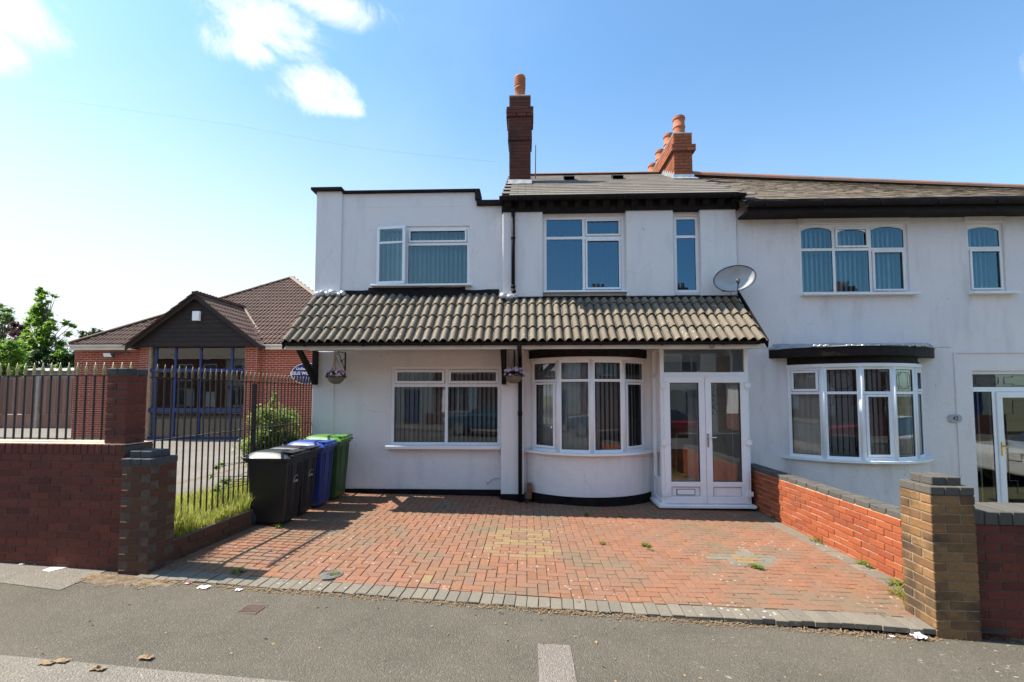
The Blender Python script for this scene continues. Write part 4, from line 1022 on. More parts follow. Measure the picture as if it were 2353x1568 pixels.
def bow(parent, cx, half, depth, Yb, z0, z1, nf, transom, glass, blindmat, top_kinds, bot_kinds, wallmat_, zfoot, plinth, ang, mat='upvc', sl_half=.17):
    A = arc(cx, half, depth, Yb)
    wl_ = bow_solid(arc(cx, half + .08, depth + .03, Yb), arc(cx, half - .15, depth - .14, Yb), zfoot, z0 - .02); wl_.sm = [True] * len(wl_.sm); b = add('bow_wall', wl_, wallmat_, parent); auto_smooth(b)
    if plinth is not None: q = bow_solid(arc(cx, half + .095, depth + .055, Yb), arc(cx, half, depth - .05, Yb), -.25, plinth); add('plinth', q, 'black_plinth', parent)
    s_ = bow_solid(arc(cx, half + sl_half, depth + .13, Yb), arc(cx, half - .05, depth - .05, Yb), z0 - .035, z0)
    win = thingless = None
    mb = bow_solid(arc(cx, half + .02, depth + .02, Yb), arc(cx, half - .06, depth - .06, Yb), z1 - .035, z1 + .02)
    win = add('bow_window', mb, mat, parent); add('sill', s_, mat, win)
    P = [A(-1 + 2 * i / nf) for i in range(nf + 1)]
    for i in range(nf):
        a, c = V(P[i]), V(P[i + 1]); d = (c - a); ln = d.length; u = d.normalized(); O = (a.x, a.y, 0)
        mb = MB(); w_ = .048; ring(mb, O, u, .008, ln - .008, z0, z1 - .03, w_, -.06, 0); mb.ob(O, u, w_, ln - w_, -.059, -.002, transom - .022, transom + .022); o = add('window_frame', mb, mat, win)
        light(win, O, u, w_ + .008, ln - w_ - .008, transom + .022, z1 - .03 - w_, top_kinds[i], -.005, .04, glass, mat=mat); light(win, O, u, w_ + .008, ln - w_ - .008, z0 + w_, transom - .022, bot_kinds[i], -.005, .04, glass, mat=mat)
        slats(win, O, u, .05, ln - .04, z0 + .03, z1 - .06, -.16, R(ang), blindmat, .082)
        mb = MB(); mb.smooth = True; mb.cyl((c.x, c.y + .02, z0), (c.x, c.y + .02, z1 - .02), .036, n=12)
        if i < nf - 1: add('bay_pole', mb, mat, win)
    return win, A
def auto_smooth(o, ang=35):
    me = o.data; import math as m_
    b = bmesh.new(); b.from_mesh(me)
    for e in b.edges: e.smooth = (len(e.link_faces) == 2 and e.calc_face_angle(0) < R(ang))
    for f in b.faces: f.smooth = True
    b.to_mesh(me); b.free()
bz0, bz1 = .83, at(1360, 822, 7.66).z
win, A = bow(H, 1.09, 1.0, .48, YM + .02, bz0, bz1, 4, at(1360, 874, 7.66).z, 'glass', 'blind_grey', ['fixed'] * 4, ['sash', 'fixed', 'fixed', 'sash'], 'white_render', .03, .105, 30)
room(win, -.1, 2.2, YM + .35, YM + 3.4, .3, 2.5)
q = bow_solid(arc(1.09, 1.05, .52, YM + .02), arc(1.09, .9, .3, YM + .02), bz1 + .02, 2.60); add('bow_head', q, 'black_paint', win)
mb = MB(); mb.box(-.02, 2.2, 7.5, YM, 2.615, 2.63); add('ceiling_board', mb, 'cream_board', win)
mb = MB(); mb.box(.05, .13, YM - .02, YM + .0, .05, .2); add('air_brick', mb, 'brick_red', H)
mb = MB(); x = at(1210, 1112, YM - .14).x; mb.box(x, x + .09, YM - .19, YM - .1, -.0, .27); bevel(add('meter_pipe_cover', mb, 'brown_wood', H), .006, 1)
# ---- porch
YP = 7.65
pxa, pxb = at(1519, 1000, YP).x, 3.665; pz0 = at(1600, 1166, YP).z; pz1 = 2.60
mb = MB(); mb.box(pxa - .07, pxb + .045, YP - .09, YM + .05, pz0 - .0, pz0 + .05); porch = add('porch', mb, 'upvc', H); bevel(porch, .008, 1)
mb = MB(); mb.box(pxa + .03, pxb - .02, YP + .02, YM + .1, -.3, pz0 + .001); add('porch_base', mb, 'black_plinth', porch)
fz = pz0 + .05
mb = MB(); ztr = at(1600, 862, YP).z; u = (1, 0); O = (0, YP, 0)
mb.box(pxa, pxa + .065, YP, YP + .07, fz, pz1); mb.box(pxb - .065, pxb, YP, YP + .07, fz, pz1); mb.box(pxa + .065, pxb - .065, YP, YP + .07, ztr - .045, ztr + .045); mb.box(pxa + .065, pxb - .065, YP, YP + .07, pz1 - .04, pz1); mb.box(pxa + .065, pxb - .065, YP, YP + .07, fz, fz + .035)
mb.box(pxa + .001, pxa + .066, YM - .03, YM + .03, fz, pz1)                                     # side frame
mb.box(pxa + .002, pxa + .06, YP + .07, YM - .03, ztr - .03, ztr + .03); mb.box(pxa + .002, pxa + .06, YP + .07, YM - .03, fz, fz + .06); mb.box(pxa + .002, pxa + .06, YP + .07, YM - .03, pz1 - .05, pz1); mb.box(pxa + .002, pxa + .06, YP + .07, YM - .03, fz + .34, fz + .39)
mb.box(pxb - .06, pxb, YP + .07, YM, fz, pz1)
bevel(add('porch_frame', mb, 'upvc', porch), .004, 1)
mb = MB(); mb.box(pxa + .02, pxa + .035, YP + .07, YM - .03, fz + .06, fz + .34); add('side_panel', mb, 'upvc', porch)
for z0, z1 in ((fz + .39, ztr - .03), (ztr + .03, pz1 - .05)):
    mb = MB(); mb.add([(pxa + .03, YP + .07, z0), (pxa + .03, YM - .03, z0), (pxa + .03, YM - .03, z1), (pxa + .03, YP + .07, z1)], [(0, 1, 2, 3)]); add('pane', mb, 'glass', porch, False)
    mb = MB(); 
mb = MB(); mb.add([(pxa + .065, YP + .03, ztr + .045), (pxb - .065, YP + .03, ztr + .045), (pxb - .065, YP + .03, pz1 - .04), (pxa + .065, YP + .03, pz1 - .04)], [(0, 1, 2, 3)]); add('pane', mb, 'glass', porch, False)
da, db = pxa + .05, pxb - .05; dm = (da + db) / 2; dz0, dz1 = fz + .02, ztr - .03
for i, (a, b) in enumerate(((da, dm - .003), (dm + .003, db))):
    mb = MB(); w_ = .1
    ring(mb, O, u, a, b, dz0, dz1, w_, -.05, .025); mb.ob(O, u, a + w_, b - w_, -.045, .02, dz0 + w_ + .165, dz0 + w_ + .245)
    lf = add('door_leaf', mb, 'upvc', porch); bevel(lf, .006, 2)
    g0, g1, h0, h1 = a + w_, b - w_, dz0 + w_ + .245, dz1 - w_
    mb = MB(); ring(mb, O, u, g0, g1, h0, h1, .009, -.005, .012); add('gasket', mb, 'rubber', porch)
    mb = MB(); mb.add([(g0, YP + .01, h0), (g1, YP + .01, h0), (g1, YP + .01, h1), (g0, YP + .01, h1)], [(0, 1, 2, 3)]); add('pane', mb, 'glass', porch, False)
    mb = MB(); mb.ob(O, u, g0, g1, -.03, -.006, dz0 + w_, dz0 + w_ + .165); add('door_panel', mb, 'upvc', porch)
    mb = MB(); ring(mb, O, u, g0 + .012, g1 - .012, dz0 + w_ + .012, dz0 + w_ + .153, .004, -.006, .002); add('panel_bead', mb, 'dish_grey', porch)
    for z in (dz0 + .12, dz0 + .95, dz1 - .18):
        mb = MB(); xx = a - .012 if i == 0 else b + .012; mb.ob(O, u, xx - .045, xx + .045, .026, .05, z, z + .075); mb.cyl((xx, YP - .04, z - .02), (xx, YP - .04, z + .1), .012, n=8); add('hinge', mb, 'upvc', porch)
mb = MB(); xh = dm + .03; zh = at(1632, 1012, YP).z; mb.ob(O, u, xh - .014, xh + .014, .026, .036, zh - .11, zh + .11); add('handle_plate', mb, 'chrome', porch)
mb = MB(); mb.cyl((xh, YP - .03, zh + .05), (xh, YP - .07, zh + .05), .008, n=8); mb.cyl((xh, YP - .07, zh + .05), (xh + .12, YP - .07, zh + .05), .009, n=8); add('handle', mb, 'chrome', porch)
mb = MB(); lx = (da + dm) / 2; mb.ob(O, u, lx - .14, lx + .14, -.002, .018, dz0 + .135, dz0 + .215); bevel(add('letterbox', mb, 'upvc', porch), .006, 1)
mb = MB(); ring(mb, O, u, lx - .15, lx + .15, dz0 + .127, dz0 + .223, .007, -.004, .006); add('letterbox_rim', mb, 'dish_dark', porch)
# inside the porch: tiled floor, inner door with arched dark glass, pale walls
mb = MB(); mb.box(pxa + .07, pxb - .06, YP + .08, YM + .3, fz - .03, fz + .01); add('porch_floor', mb, 'concrete_post', porch)
iy = YM + .26
mb = MB(); mb.box(2.2, 3.7, iy + .05, iy + .1, -.1, 2.6); add('inner_wall', mb, 'room_pale', porch)
mb = MB(); mb.box(2.42, 3.02, iy, iy + .05, fz + .01, 2.05); ind = add('inner_door', mb, 'door_panel', porch)
mb = MB(); pts = [(2.52, 1.02), (2.92, 1.02), (2.92, 1.82)] + [(2.72 + .2 * math.cos(t), 1.82 + .07 * math.sin(t)) for t in [math.pi * i / 8 for i in range(1, 8)]] + [(2.52, 1.82)]
mb.extr(pts, 'y', iy - .012, iy + .01); add('door_glass', mb, 'car_glass', porch)
mb = MB(); mb.box(2.54, 2.9, iy - .012, iy + .005, .28, .82); add('door_panel', mb, 'brown_wood', porch)
mb = MB(); mb.box(2.35, 3.1, iy - .006, iy + .045, 2.1, 2.4); add('fanlight', mb, 'dish_dark', porch)
fo = MB(); rr = random.Random(9)
for _ in range(260):
    c = V((3.28 + rr.gauss(0, .05), iy - .12 + rr.gauss(0, .03), 1.72 + rr.uniform(-.26, .24))); a = rr.uniform(0, 6.28); l = .035
    fo.add([c, c + V((math.cos(a) * l, -.01, math.sin(a) * l)), c + V((math.cos(a + .5) * l * .8, .02, math.sin(a + .5) * l * .8))], [(0, 1, 2)])
solo('hanging_greenery', fo, 'leaf_dark', 'dark green bunch of foliage hanging inside the porch behind the right door', 'wreath', fix=False)
# ---- chimney on the main roof
def chimney(parent, x0, x1, y0, y1, zb_, zt_, mat, pots, potr=.115, poth=.42, capz=(.35, .12), potmat='terracotta', collars=((-.62, -.12, .05), (-.30, .0, 0.0))):
    mb = MB(); mb.box(x0 + .006, x1 - .006, y0 + .006, y1 - .006, zb_, zt_); ch = add('chimney', mb, 'dark_mortar', parent); items = []
    def faces(a0, a1, b0, b1, zz0, zz1):
        it = []
        it += brick_face((a0, b0, 0), (1, 0), a1 - a0, lambda a: zz0, zz1, mat, proud=.004, h=.065)
        it += brick_face((a0, b1, 0), (0, -1), b1 - b0, lambda a: zz0, zz1, mat, proud=.004, phase=1)
        it += brick_face((a1, b0, 0), (0, 1), b1 - b0, lambda a: zz0, zz1, mat, proud=.004, phase=1)
        return it
    items += faces(x0, x1, y0, y1, zb_, zt_ - .0)
    for (lo, hi, out_) in ((-.95, -.35, .025), (-.42, -.27, .06)):
        mb = MB(); mb.box(x0 - out_, x1 + out_, y0 - out_, y1 + out_, zt_ + lo, zt_ + hi)
        if out_ > .03 or pots == 1: add('chimney_collar', mb, 'dark_mortar', ch); items += faces(x0 - out_ - .004, x1 + out_ + .004, y0 - out_ - .004, y1 + out_ + .004, zt_ + lo, zt_ + hi)
    scatter(ch, 'brick', items, 300)
    mb = MB(); mb.box(x0 - .01, x1 + .01, y0 - .01, y1 + .01, zt_, zt_ + .04); bevel(add('flaunching', mb, 'cement', ch), .015, 2)
    for i in range(pots):
        yy = (y0 + y1) / 2 if pots == 1 else y0 + .24 + (y1 - y0 - .48) * i / (pots - 1); mb = MB(); mb.smooth = True; r = potr; h = poth * random.uniform(.96, 1.04)
        prof = [(r * 1.02, 0), (r, .02), (r * .95, h * .45), (r * 1.05, h * .47), (r * 1.05, h * .53), (r * .96, h * .56)]
        if pots == 1:
            for q in range(4): prof += [(r * .97, h * (.60 + q * .07)), (r * 1.07, h * (.61 + q * .07)), (r * 1.07, h * (.645 + q * .07)), (r * .97, h * (.655 + q * .07))]
            prof += [(r * 1.1, h * .92), (r * .98, h), (r * .5, h * 1.06), (.02, h * 1.08)]
        else: prof += [(r * .95, h * .86), (r * 1.07, h * .87), (r * 1.07, h * .95), (r * .98, h * .96), (r * .98, h), (r * .8, h), (r * .78, h * .8)]
        mb.lathe(((x0 + x1) / 2, yy, zt_ + .03), prof, 18); o = add('chimney_pot', mb, potmat, ch); auto_smooth(o, 50)
    mb = MB(); mb.box(x0 - .02, x1 + .02, y0 - .03, y1 + .02, zb_ , zb_ + .0 + .001)
    return ch
def roofz(y): return EZ + (y - EY) * (RZ - EZ) / (RY - EY)
cy_ = 9.9; ax, bx2 = at(1170.5, 350, cy_).x, at(1219, 350, cy_).x; zt1 = at(1195, 222, cy_).z
chimney(H, ax, bx2, cy_, cy_ + .47, roofz(cy_) - .15, zt1, 'brick_soot', 1, .12, at(1192, 174, cy_ + .2).z - zt1 - .06)
mb = MB(); mb.add([(ax - .02, cy_ - .012, roofz(cy_) + .1), (bx2 + .02, cy_ - .012, roofz(cy_) + .1), (bx2 + .03, cy_ - .18, roofz(cy_ - .18) + .03), (ax - .03, cy_ - .18, roofz(cy_ - .18) + .03)], [(0, 1, 2, 3)]); add('lead_flashing', mb, 'lead', H)
x = at(1230, 370, 10.8).x; mb = MB(); mb.cyl((x, 10.8, roofz(10.8) - .05), (x + .01, 10.8, at(1231, 334, 10.8).z), .014, .010, 6); solo('aerial_pole', mb, 'dish_dark', 'thin dark aerial pole on the roof beside the tall chimney', 'pole')
cy_ = 10.4; ax, bx2 = 3.42, 3.84
chimney(H, ax, bx2, cy_, 13.1, roofz(cy_) - .3, at(1580, 308, cy_).z, 'brick_chimney', 4, .135, .50)
mb = MB()
for i in range(9):
    y0_ = cy_ + i * .14
    if y0_ > RY - .05: break
    mb.box(ax - .014, ax - .002, y0_, y0_ + .135, roofz(y0_) - .05, roofz(y0_) + .16)
mb.box(ax - .03, bx2 + .03, cy_ - .014, cy_ - .002, roofz(cy_) - .1, roofz(cy_) + .10); mb.add([(ax - .05, cy_ - .014, roofz(cy_) + .04), (bx2 + .05, cy_ - .014, roofz(cy_) + .04), (bx2 + .07, cy_ - .2, roofz(cy_ - .2) + .035), (ax - .07, cy_ - .2, roofz(cy_ - .2) + .035)], [(0, 1, 2, 3)])
add('lead_flashing', mb, 'silver_paint', H)
# ------------------------------------------------------------ neighbour's house
B = thing('house', 'older off-white rendered neighbouring house with curved bay window and weathered tiled roof at right', 'house', (8, 8.3, 0))
XE = 15.0
wa = rect(1838, 515, 2088, 676, YM); wb = rect(2224, 515, 2309, 673, YM)
dx0 = at(2241, 1000, YM).x; dz1_ = at(2300, 852, YM).z; dx1 = dx0 + 1.75
wc = (10.6, 12.2, .8, 2.3)
mb = MB(); holewall(mb, (0, YM), (1, 0), XR + .002, XE, -.35, ZT - .04, .3, [(wa[0], wa[1], wa[2], wa[3]), (wb[0], wb[1], wb[2], wb[3]), (4.60, 6.84, .78, 2.38), (dx0, dx1, -.28, dz1_)])
sw = MB(); sw.box(XE - .3, XE, YM + .31, YM + 6, -.3, ZT - .05); add('side_wall', sw, 'old_render', B)
bevel(add('wall', mb, 'old_render', B), .006, 1)
for r, p in ((rect(1838, 495, 2086, 514, YM - .02), 0), (rect(2222, 490, 2306, 510, YM - .02), 0)):
    mb = MB(); mb.box(r[0] - .04, r[1] + .04, YM - .022, YM, r[2], r[3]); bevel(add('lintel', mb, 'old_render', B), .006, 1)
# upper windows
xa, xb = at(1919, 600, YM).x, at(2003, 600, YM).x; zt_ = at(1960, 572, YM).z; e = .05
Ls = []
cols = [(wa[0] + e, xa - .025), (xa + .025, xb - .025), (xb + .025, wa[1] - e)]
for i, (p, q) in enumerate(cols): Ls.append((p, q, zt_ + .025, wa[3] - e, 'sash' if i == 1 else 'fixed'))
for i, (p, q) in enumerate(cols): Ls.append((p, q, wa[2] + e, zt_ - .025, 'sash' if i == 2 else 'fixed'))
win = panel_window(wa, [('v', xa), ('v', xb), ('h', zt_)], Ls, .085, 32, 'curtain_blue', YM, (0, 1, 2), parent=B, mat='upvc_old', glass='glass_teal')
sill(win, wa[0] - .02, wa[1] + .09, YM + .02, wa[2] + .01, .14, .04, 'upvc_old')
win = panel_window(wb, [('h', zt_)], [(wb[0] + .02, wb[1] - e, zt_ + .025, wb[3] - e, 'fixed'), (wb[0] + .05, wb[1] - .03, wb[2] + e, zt_ - .025, 'sash')], .085, 32, 'curtain_blue', YM, (0,), parent=B, mat='upvc_old', glass='glass_teal')
sill(win, wb[0] - .02, wb[1] + .12, YM + .02, wb[2] + .01, .14, .04, 'upvc_old')
# bay
nb0, nb1 = .74, 2.30
win, A = bow(B, 5.72, 1.15, .55, YM, nb0, nb1, 5, at(2010, 903, 7.62).z, 'glass', 'blind', ['sash', 'fixed', 'fixed', 'fixed', 'sash'], ['fixed', 'fixed', 'sash', 'fixed', 'fixed'], 'old_render', -.3, None, 26, 'upvc', .14)
room(win, 4.4, 7.05, YM + .32, YM + 3, .3, 2.5)
# leaded shapes in the bay glass
def lead_shape(O, u, a0, a1, z0, z1, par, b=.0):
    mb = MB(); un = V((*u, 0)) if len(u) == 2 else V(u); n = V((u[1], -u[0], 0)); O = V((O[0], O[1], 0)); ca, cz = (a0 + a1) / 2, (z0 + z1) / 2; w_, h_ = (a1 - a0) / 2, (z1 - z0) / 2; k = .28
    pts = [(-1 + k, 1), (1 - k, 1), (1 - k, 1 - k), (1, 1 - k), (1, -1 + k), (1 - k, -1 + k), (1 - k, -1), (-1 + k, -1), (-1 + k, -1 + k), (-1, -1 + k), (-1, 1 - k), (-1 + k, 1 - k), (-1 + k, 1)]
    P = [O + un * (ca + x * w_) + n * b + V((0, 0, cz + z * h_)) for x, z in pts]; mb.tube(P, .004, 5); add('leaded_line', mb, 'dish_dark', par)
P_ = [A(-1 + 2 * i / 5) for i in range(6)]; tz = at(2010, 903, 7.62).z
for i in range(1, 4):
    a, c = V(P_[i]), V(P_[i + 1]); u = (c - a).normalized(); ln = (c - a).length
    lead_shape(a, u, .13, ln - .13, tz + .07, nb1 - .13, win); lead_shape(a, u, .09, ln - .09, nb0 + .09, tz - .07, win)
# bay roof: black felted, built out on boards
q = bow_solid(arc(5.70, 1.12, .53, YM), arc(5.7, .85, .3, YM), nb1 + .02, nb1 + .14); add('bay_head', q, 'black_timber', B)
q = bow_solid(arc(5.69, 1.42, .66, YM), arc(5.69, 1.05, .3, YM), nb1 + .14, nb1 + .30); br = add('bay_roof', q, 'black_timber', B)
N_ = 16; pa = [arc(5.69, 1.44, .68, YM)(-1 + 2 * i / N_) for i in range(N_ + 1)]; mb = MB()
mb.add([(*p, nb1 + .29 + random.uniform(-.004, .008)) for p in pa] + [(5.69 + (p[0] - 5.69) * .93, YM - .01, nb1 + .40 + random.uniform(-.01, .01)) for p in pa], [(i, i + 1, N_ + 2 + i, N_ + 1 + i) for i in range(N_)])
add('felt_covering', mb, 'lead', br)
mb = MB(); mb.smooth = True
for x0, x1 in ((5.2, 5.85), (6.1, 6.5), (4.7, 4.95)):
    n = 8
    for i in range(n): mb.cyl((x0 + (x1 - x0) * i / n, YM - .62 + .06 * abs(x0 - 5.6), nb1 + .30 + .012 * math.sin(i * 2.1)), (x0 + (x1 - x0) * (i + 1) / n, YM - .60 + .06 * abs(x0 - 5.6), nb1 + .305 + .012 * math.sin(i * 2.1 + 2.1)), .016, .02, 6)
add('torn_felt_edge', mb, 'silver_paint', br)
# front entrance
mb = MB(); O = (0, YM, 0); u = (1, 0); bb = -.06
ring(mb, O, u, dx0, dx1, -.26, dz1_, .06, bb - .07, bb); ztr = at(2300, 895, YM).z; xsd = at(2279, 1000, YM + .1).x
mb.ob(O, u, dx0 + .06, dx1 - .06, bb - .069, bb - .002, ztr - .04, ztr + .04); mb.ob(O, u, xsd - .0, xsd + .055, bb - .068, bb - .003, -.2, ztr - .04)
dr = add('front_entrance', mb, 'upvc', B)
light(dr, (0, YM), u, dx0 + .06, dx1 - .06, ztr + .04, dz1_ - .06, 'fixed', bb); light(dr, (0, YM), u, dx0 + .06, xsd, -.2, ztr - .04, 'fixed', bb)
mb = MB(); la, lb = xsd + .06, dx1 - .06; ring(mb, O, u, la, lb, -.2, ztr - .045, .1, bb - .05, bb + .02); bevel(add('door_leaf', mb, 'upvc', dr), .006, 1)
mb = MB(); mb.add([(la + .1, YM + .07, -.1), (lb - .1, YM + .07, -.1), (lb - .1, YM + .07, ztr - .145), (la + .1, YM + .07, ztr - .145)], [(0, 1, 2, 3)]); add('pane', mb, 'glass', dr, False)
lead_shape((0, YM), (1, 0), la + .16, lb - .16, .1, ztr - .2, dr, -.062); lead_shape((0, YM), (1, 0), dx0 + .12, dx0 + .5, ztr + .07, dz1_ - .09, dr, -.062); lead_shape((0, YM), (1, 0), dx0 + .6, dx1 - .12, ztr + .07, dz1_ - .09, dr, -.062)
p = at(2292, 1030, YM); mb = MB(); mb.ob(O, u, la + .03, la + .06, bb + .02, bb + .035, p.z - .13, p.z + .1); mb.cyl((la + .045, YM + .03, p.z + .03), (la + .045, YM - .02, p.z + .03), .01, n=8); mb.cyl((la + .045, YM - .02, p.z + .03), (la + .15, YM - .02, p.z + .03), .009, n=8); add('handle', mb, 'brass', dr)
room(dr, dx0 - .1, dx1 + .1, YM + .35, YM + 3, -.25, 2.45)
slats(dr, (0, YM), u, dx0 + .05, xsd - .02, -.2, ztr - .05, -.2, R(30), 'blind', .085)
mb = MB(); mb.box(dx0 - .05, dx1 + .05, YM - .12, YM + .3, -.31, -.262); add('doorstep', mb, 'upvc', dr)
# drip line moulding above the entrance
mb = MB(); a_, b_ = at(2190, 812, YM), at(2250, 812, YM); mb.box(a_.x, XE, YM - .018, YM, a_.z, a_.z + .02); mb.box(a_.x, a_.x + .02, YM - .018, YM, -.2, a_.z); add('render_bead', mb, 'old_render', B)
mb = MB(); mb.box(at(1730, 803, YM).x, 7.4, YM - .014, YM, at(1800, 799, YM).z, at(1800, 797, YM).z); add('render_bead', mb, 'old_render', B)
# roof
PE0, PR0, PR1 = V((XR + .0, 7.8, at(1720, 462, 7.8).z)), V((3.5, 11.5, 7.40)), at(2353, 436, 12.3)
dr_ = (PR1 - PR0) / (PR1.x - PR0.x); rz = lambda x: PR0 + dr_ * (x - PR0.x); ev = lambda x: V((x, 7.8, PE0.z + (x - XR) * .0))
mb = MB(); a, b = ev(XR - .05), ev(XE); c, d = rz(XE), rz(XR - .4)
dn = V((0, 0, .03)); mb.add([a - dn, b - dn, c - dn, d - dn, V((XE, 15.5, 5)), V((XR - .4, 15.5, 5))], [(0, 1, 2, 3), (3, 2, 4, 5)]); nr = add('roof', mb, 'felt', B)
ft = [flat_tile('roof_tile', .19, .2, .008, 'tile_old', .0035 + .001 * i) for i in range(3)]
it = []
Lx = XE - XR
rows = 26
for r in range(rows):
    t = r / rows; x = XR - .02 - .35 * t - (.095 if r % 2 else 0)
    while x < XE - .2:
        if x > XR - .04 - .4 * t:
            P = ev(x).lerp(rz(x), t); v_ = (rz(x) - ev(x)).normalized(); u_ = (ev(x + 1).lerp(rz(x + 1), t) - P).normalized(); u_ = (u_ - v_ * u_.dot(v_)).normalized(); n = u_.cross(v_)
            it.append((random.choice(ft), plane_m(P + n * random.uniform(-.003, .003) + v_ * random.uniform(-.006, .006), u_, v_) @ Matrix.Rotation(random.uniform(-.03, .03), 4, 'Z')))
        x += .19
scatter(nr, 'roof_tile', it, 300, 'roof_tile_field')
ridge_run(nr, 'ridge_tile', PR0 + V((.35, 0, -.035)), PR1 + dr_ * 3.5 + V((0, 0, -.035)), 'ridge_clay', .16, .38, .95)
gutter(B, XR + .0, XE, 7.73, at(2000, 464, 7.73).z, 'black_timber', .06)
mb = MB(); z1_ = at(2000, 470, 7.84).z; z0_ = at(2000, 489, 7.84).z; mb.box(XR + .03, XE, 7.80, 7.83, z0_, z1_ + .1); mb.box(XR + .03, XE, 7.83, YM + .0, z0_ + .02, z0_ + .05); add('fascia', mb, 'black_timber', B)
# house number plaque
p = at(2193, 962, YM)
pq = thing('number_plaque', 'small grey oval house number plaque reading 42 on the off-white wall', 'house number', (p.x, YM, p.z - .07))
mb = MB(); pts = [(p.x + (.045 if math.cos(t) > 0 else -.045) + .072 * math.cos(t), p.z + .072 * math.sin(t)) for t in [2 * math.pi * i / 24 for i in range(24)]]
mb.extr(pts, 'y', YM - .022, YM); bevel(add('plate', mb, 'dish_grey', pq), .005, 1)
def text(name, body, loc, size, mat, parent, rx=R(90), bold=.0, align='CENTER', ext=.001):
    cu = bpy.data.curves.new(name, 'FONT'); cu.body = body; cu.size = size; cu.align_x = align; cu.align_y = 'CENTER'; cu.extrude = ext; cu.offset = bold; cu.resolution_u = 3
    t = bpy.data.objects.new(name, cu); COL.objects.link(t); bpy.context.view_layer.update()
    me = bpy.data.meshes.new_from_object(t); bpy.data.objects.remove(t); me.materials.clear(); me.materials.append(MAT[mat])
    o = bpy.data.objects.new(name, me); link(o, parent); o.location = V(loc) - ORG.get(parent.name, V((0, 0, 0))); o.rotation_euler = (rx, 0, 0); return o
text('lettering', '42', (p.x, YM - .024, p.z), .1, 'dish_dark', pq, bold=.002)
# satellite dish
dp = at(1688, 640, 7.75)
ds = thing('satellite_dish', 'grey oval satellite dish on a wall arm between the two houses', 'satellite dish', (3.55, YM, 3.7))
look = V((-.22, -.93, .12)).normalized(); rt = look.cross(V((0, 0, 1))).normalized() * -1; rt = rt if rt.x > 0 else -rt; upv = look.cross(rt); upv = upv if upv.z > 0 else -upv; rt, upv = rt * math.cos(.16) + upv * math.sin(.16), upv * math.cos(.16) - rt * math.sin(.16)
mb = MB(); mb.smooth = True; vs = []; fs = []; nr_, ns = 8, 32
Rx, Rz, dep = .335, .225, .085
def dpt(r, t, off=0): 
    a, b = r * math.cos(t) * Rx, r * math.sin(t) * Rz; return dp + rt * a + upv * b - look * (dep * (1 - r * r) + off)
for off in (0, .006):
    for i in range(nr_ + 1):
        for j in range(ns): vs.append(dpt(i / nr_, 2 * math.pi * j / ns, off))
K = (nr_ + 1) * ns
for i in range(nr_):
    for j in range(ns):
        j2 = (j + 1) % ns; fs.append((i * ns + j, i * ns + j2, (i + 1) * ns + j2, (i + 1) * ns + j)); fs.append((K + i * ns + j, K + (i + 1) * ns + j, K + (i + 1) * ns + j2, K + i * ns + j2))
for j in range(ns): j2 = (j + 1) % ns; fs.append((nr_ * ns + j, nr_ * ns + j2, K + nr_ * ns + j2, K + nr_ * ns + j))
mb.add(vs, fs); add('reflector', mb, 'dish_grey', ds, False)
mb = MB(); mb.tube([dpt(1, 2 * math.pi * j / 32) for j in range(33)], .007, 6); add('rim', mb, 'dish_dark', ds)
mb = MB(); bk = dp - look * (dep + .02); mb.tube([bk, bk - look * .08, V((3.52, YM - .08, bk.z - .05)), V((3.52, YM, bk.z - .05))], .016, 8); mb.box(3.46, 3.58, YM - .062, YM - .05, bk.z - .13, bk.z + .03); add('mount', mb, 'dish_dark', ds)
lo = dpt(1, -math.pi / 2); ln_ = dp + look * .16 - upv * .1
mb = MB(); mb.tube([lo, ln_ - upv * .02], .010, 8); add('feed_arm', mb, 'dish_dark', ds)
mb = MB(); mb.smooth = True; mb.cyl(ln_ - upv * .0 + look * .02, ln_ - look * .06, .026, .022, 12); mb.cyl(ln_ + look * .0, ln_ - upv * .05 - look * .0, .022, n=10); add('receiver', mb, 'dish_dark', ds)
mb = MB(); q_ = [bk - upv * .05, V((3.6, YM - .02, 3.5)), V((3.7, YM - .012, 3.42)), V((3.76, YM - .012, 3.30))]; mb.tube(q_, .004, 5); add('cable', mb, 'dish_dark', ds)
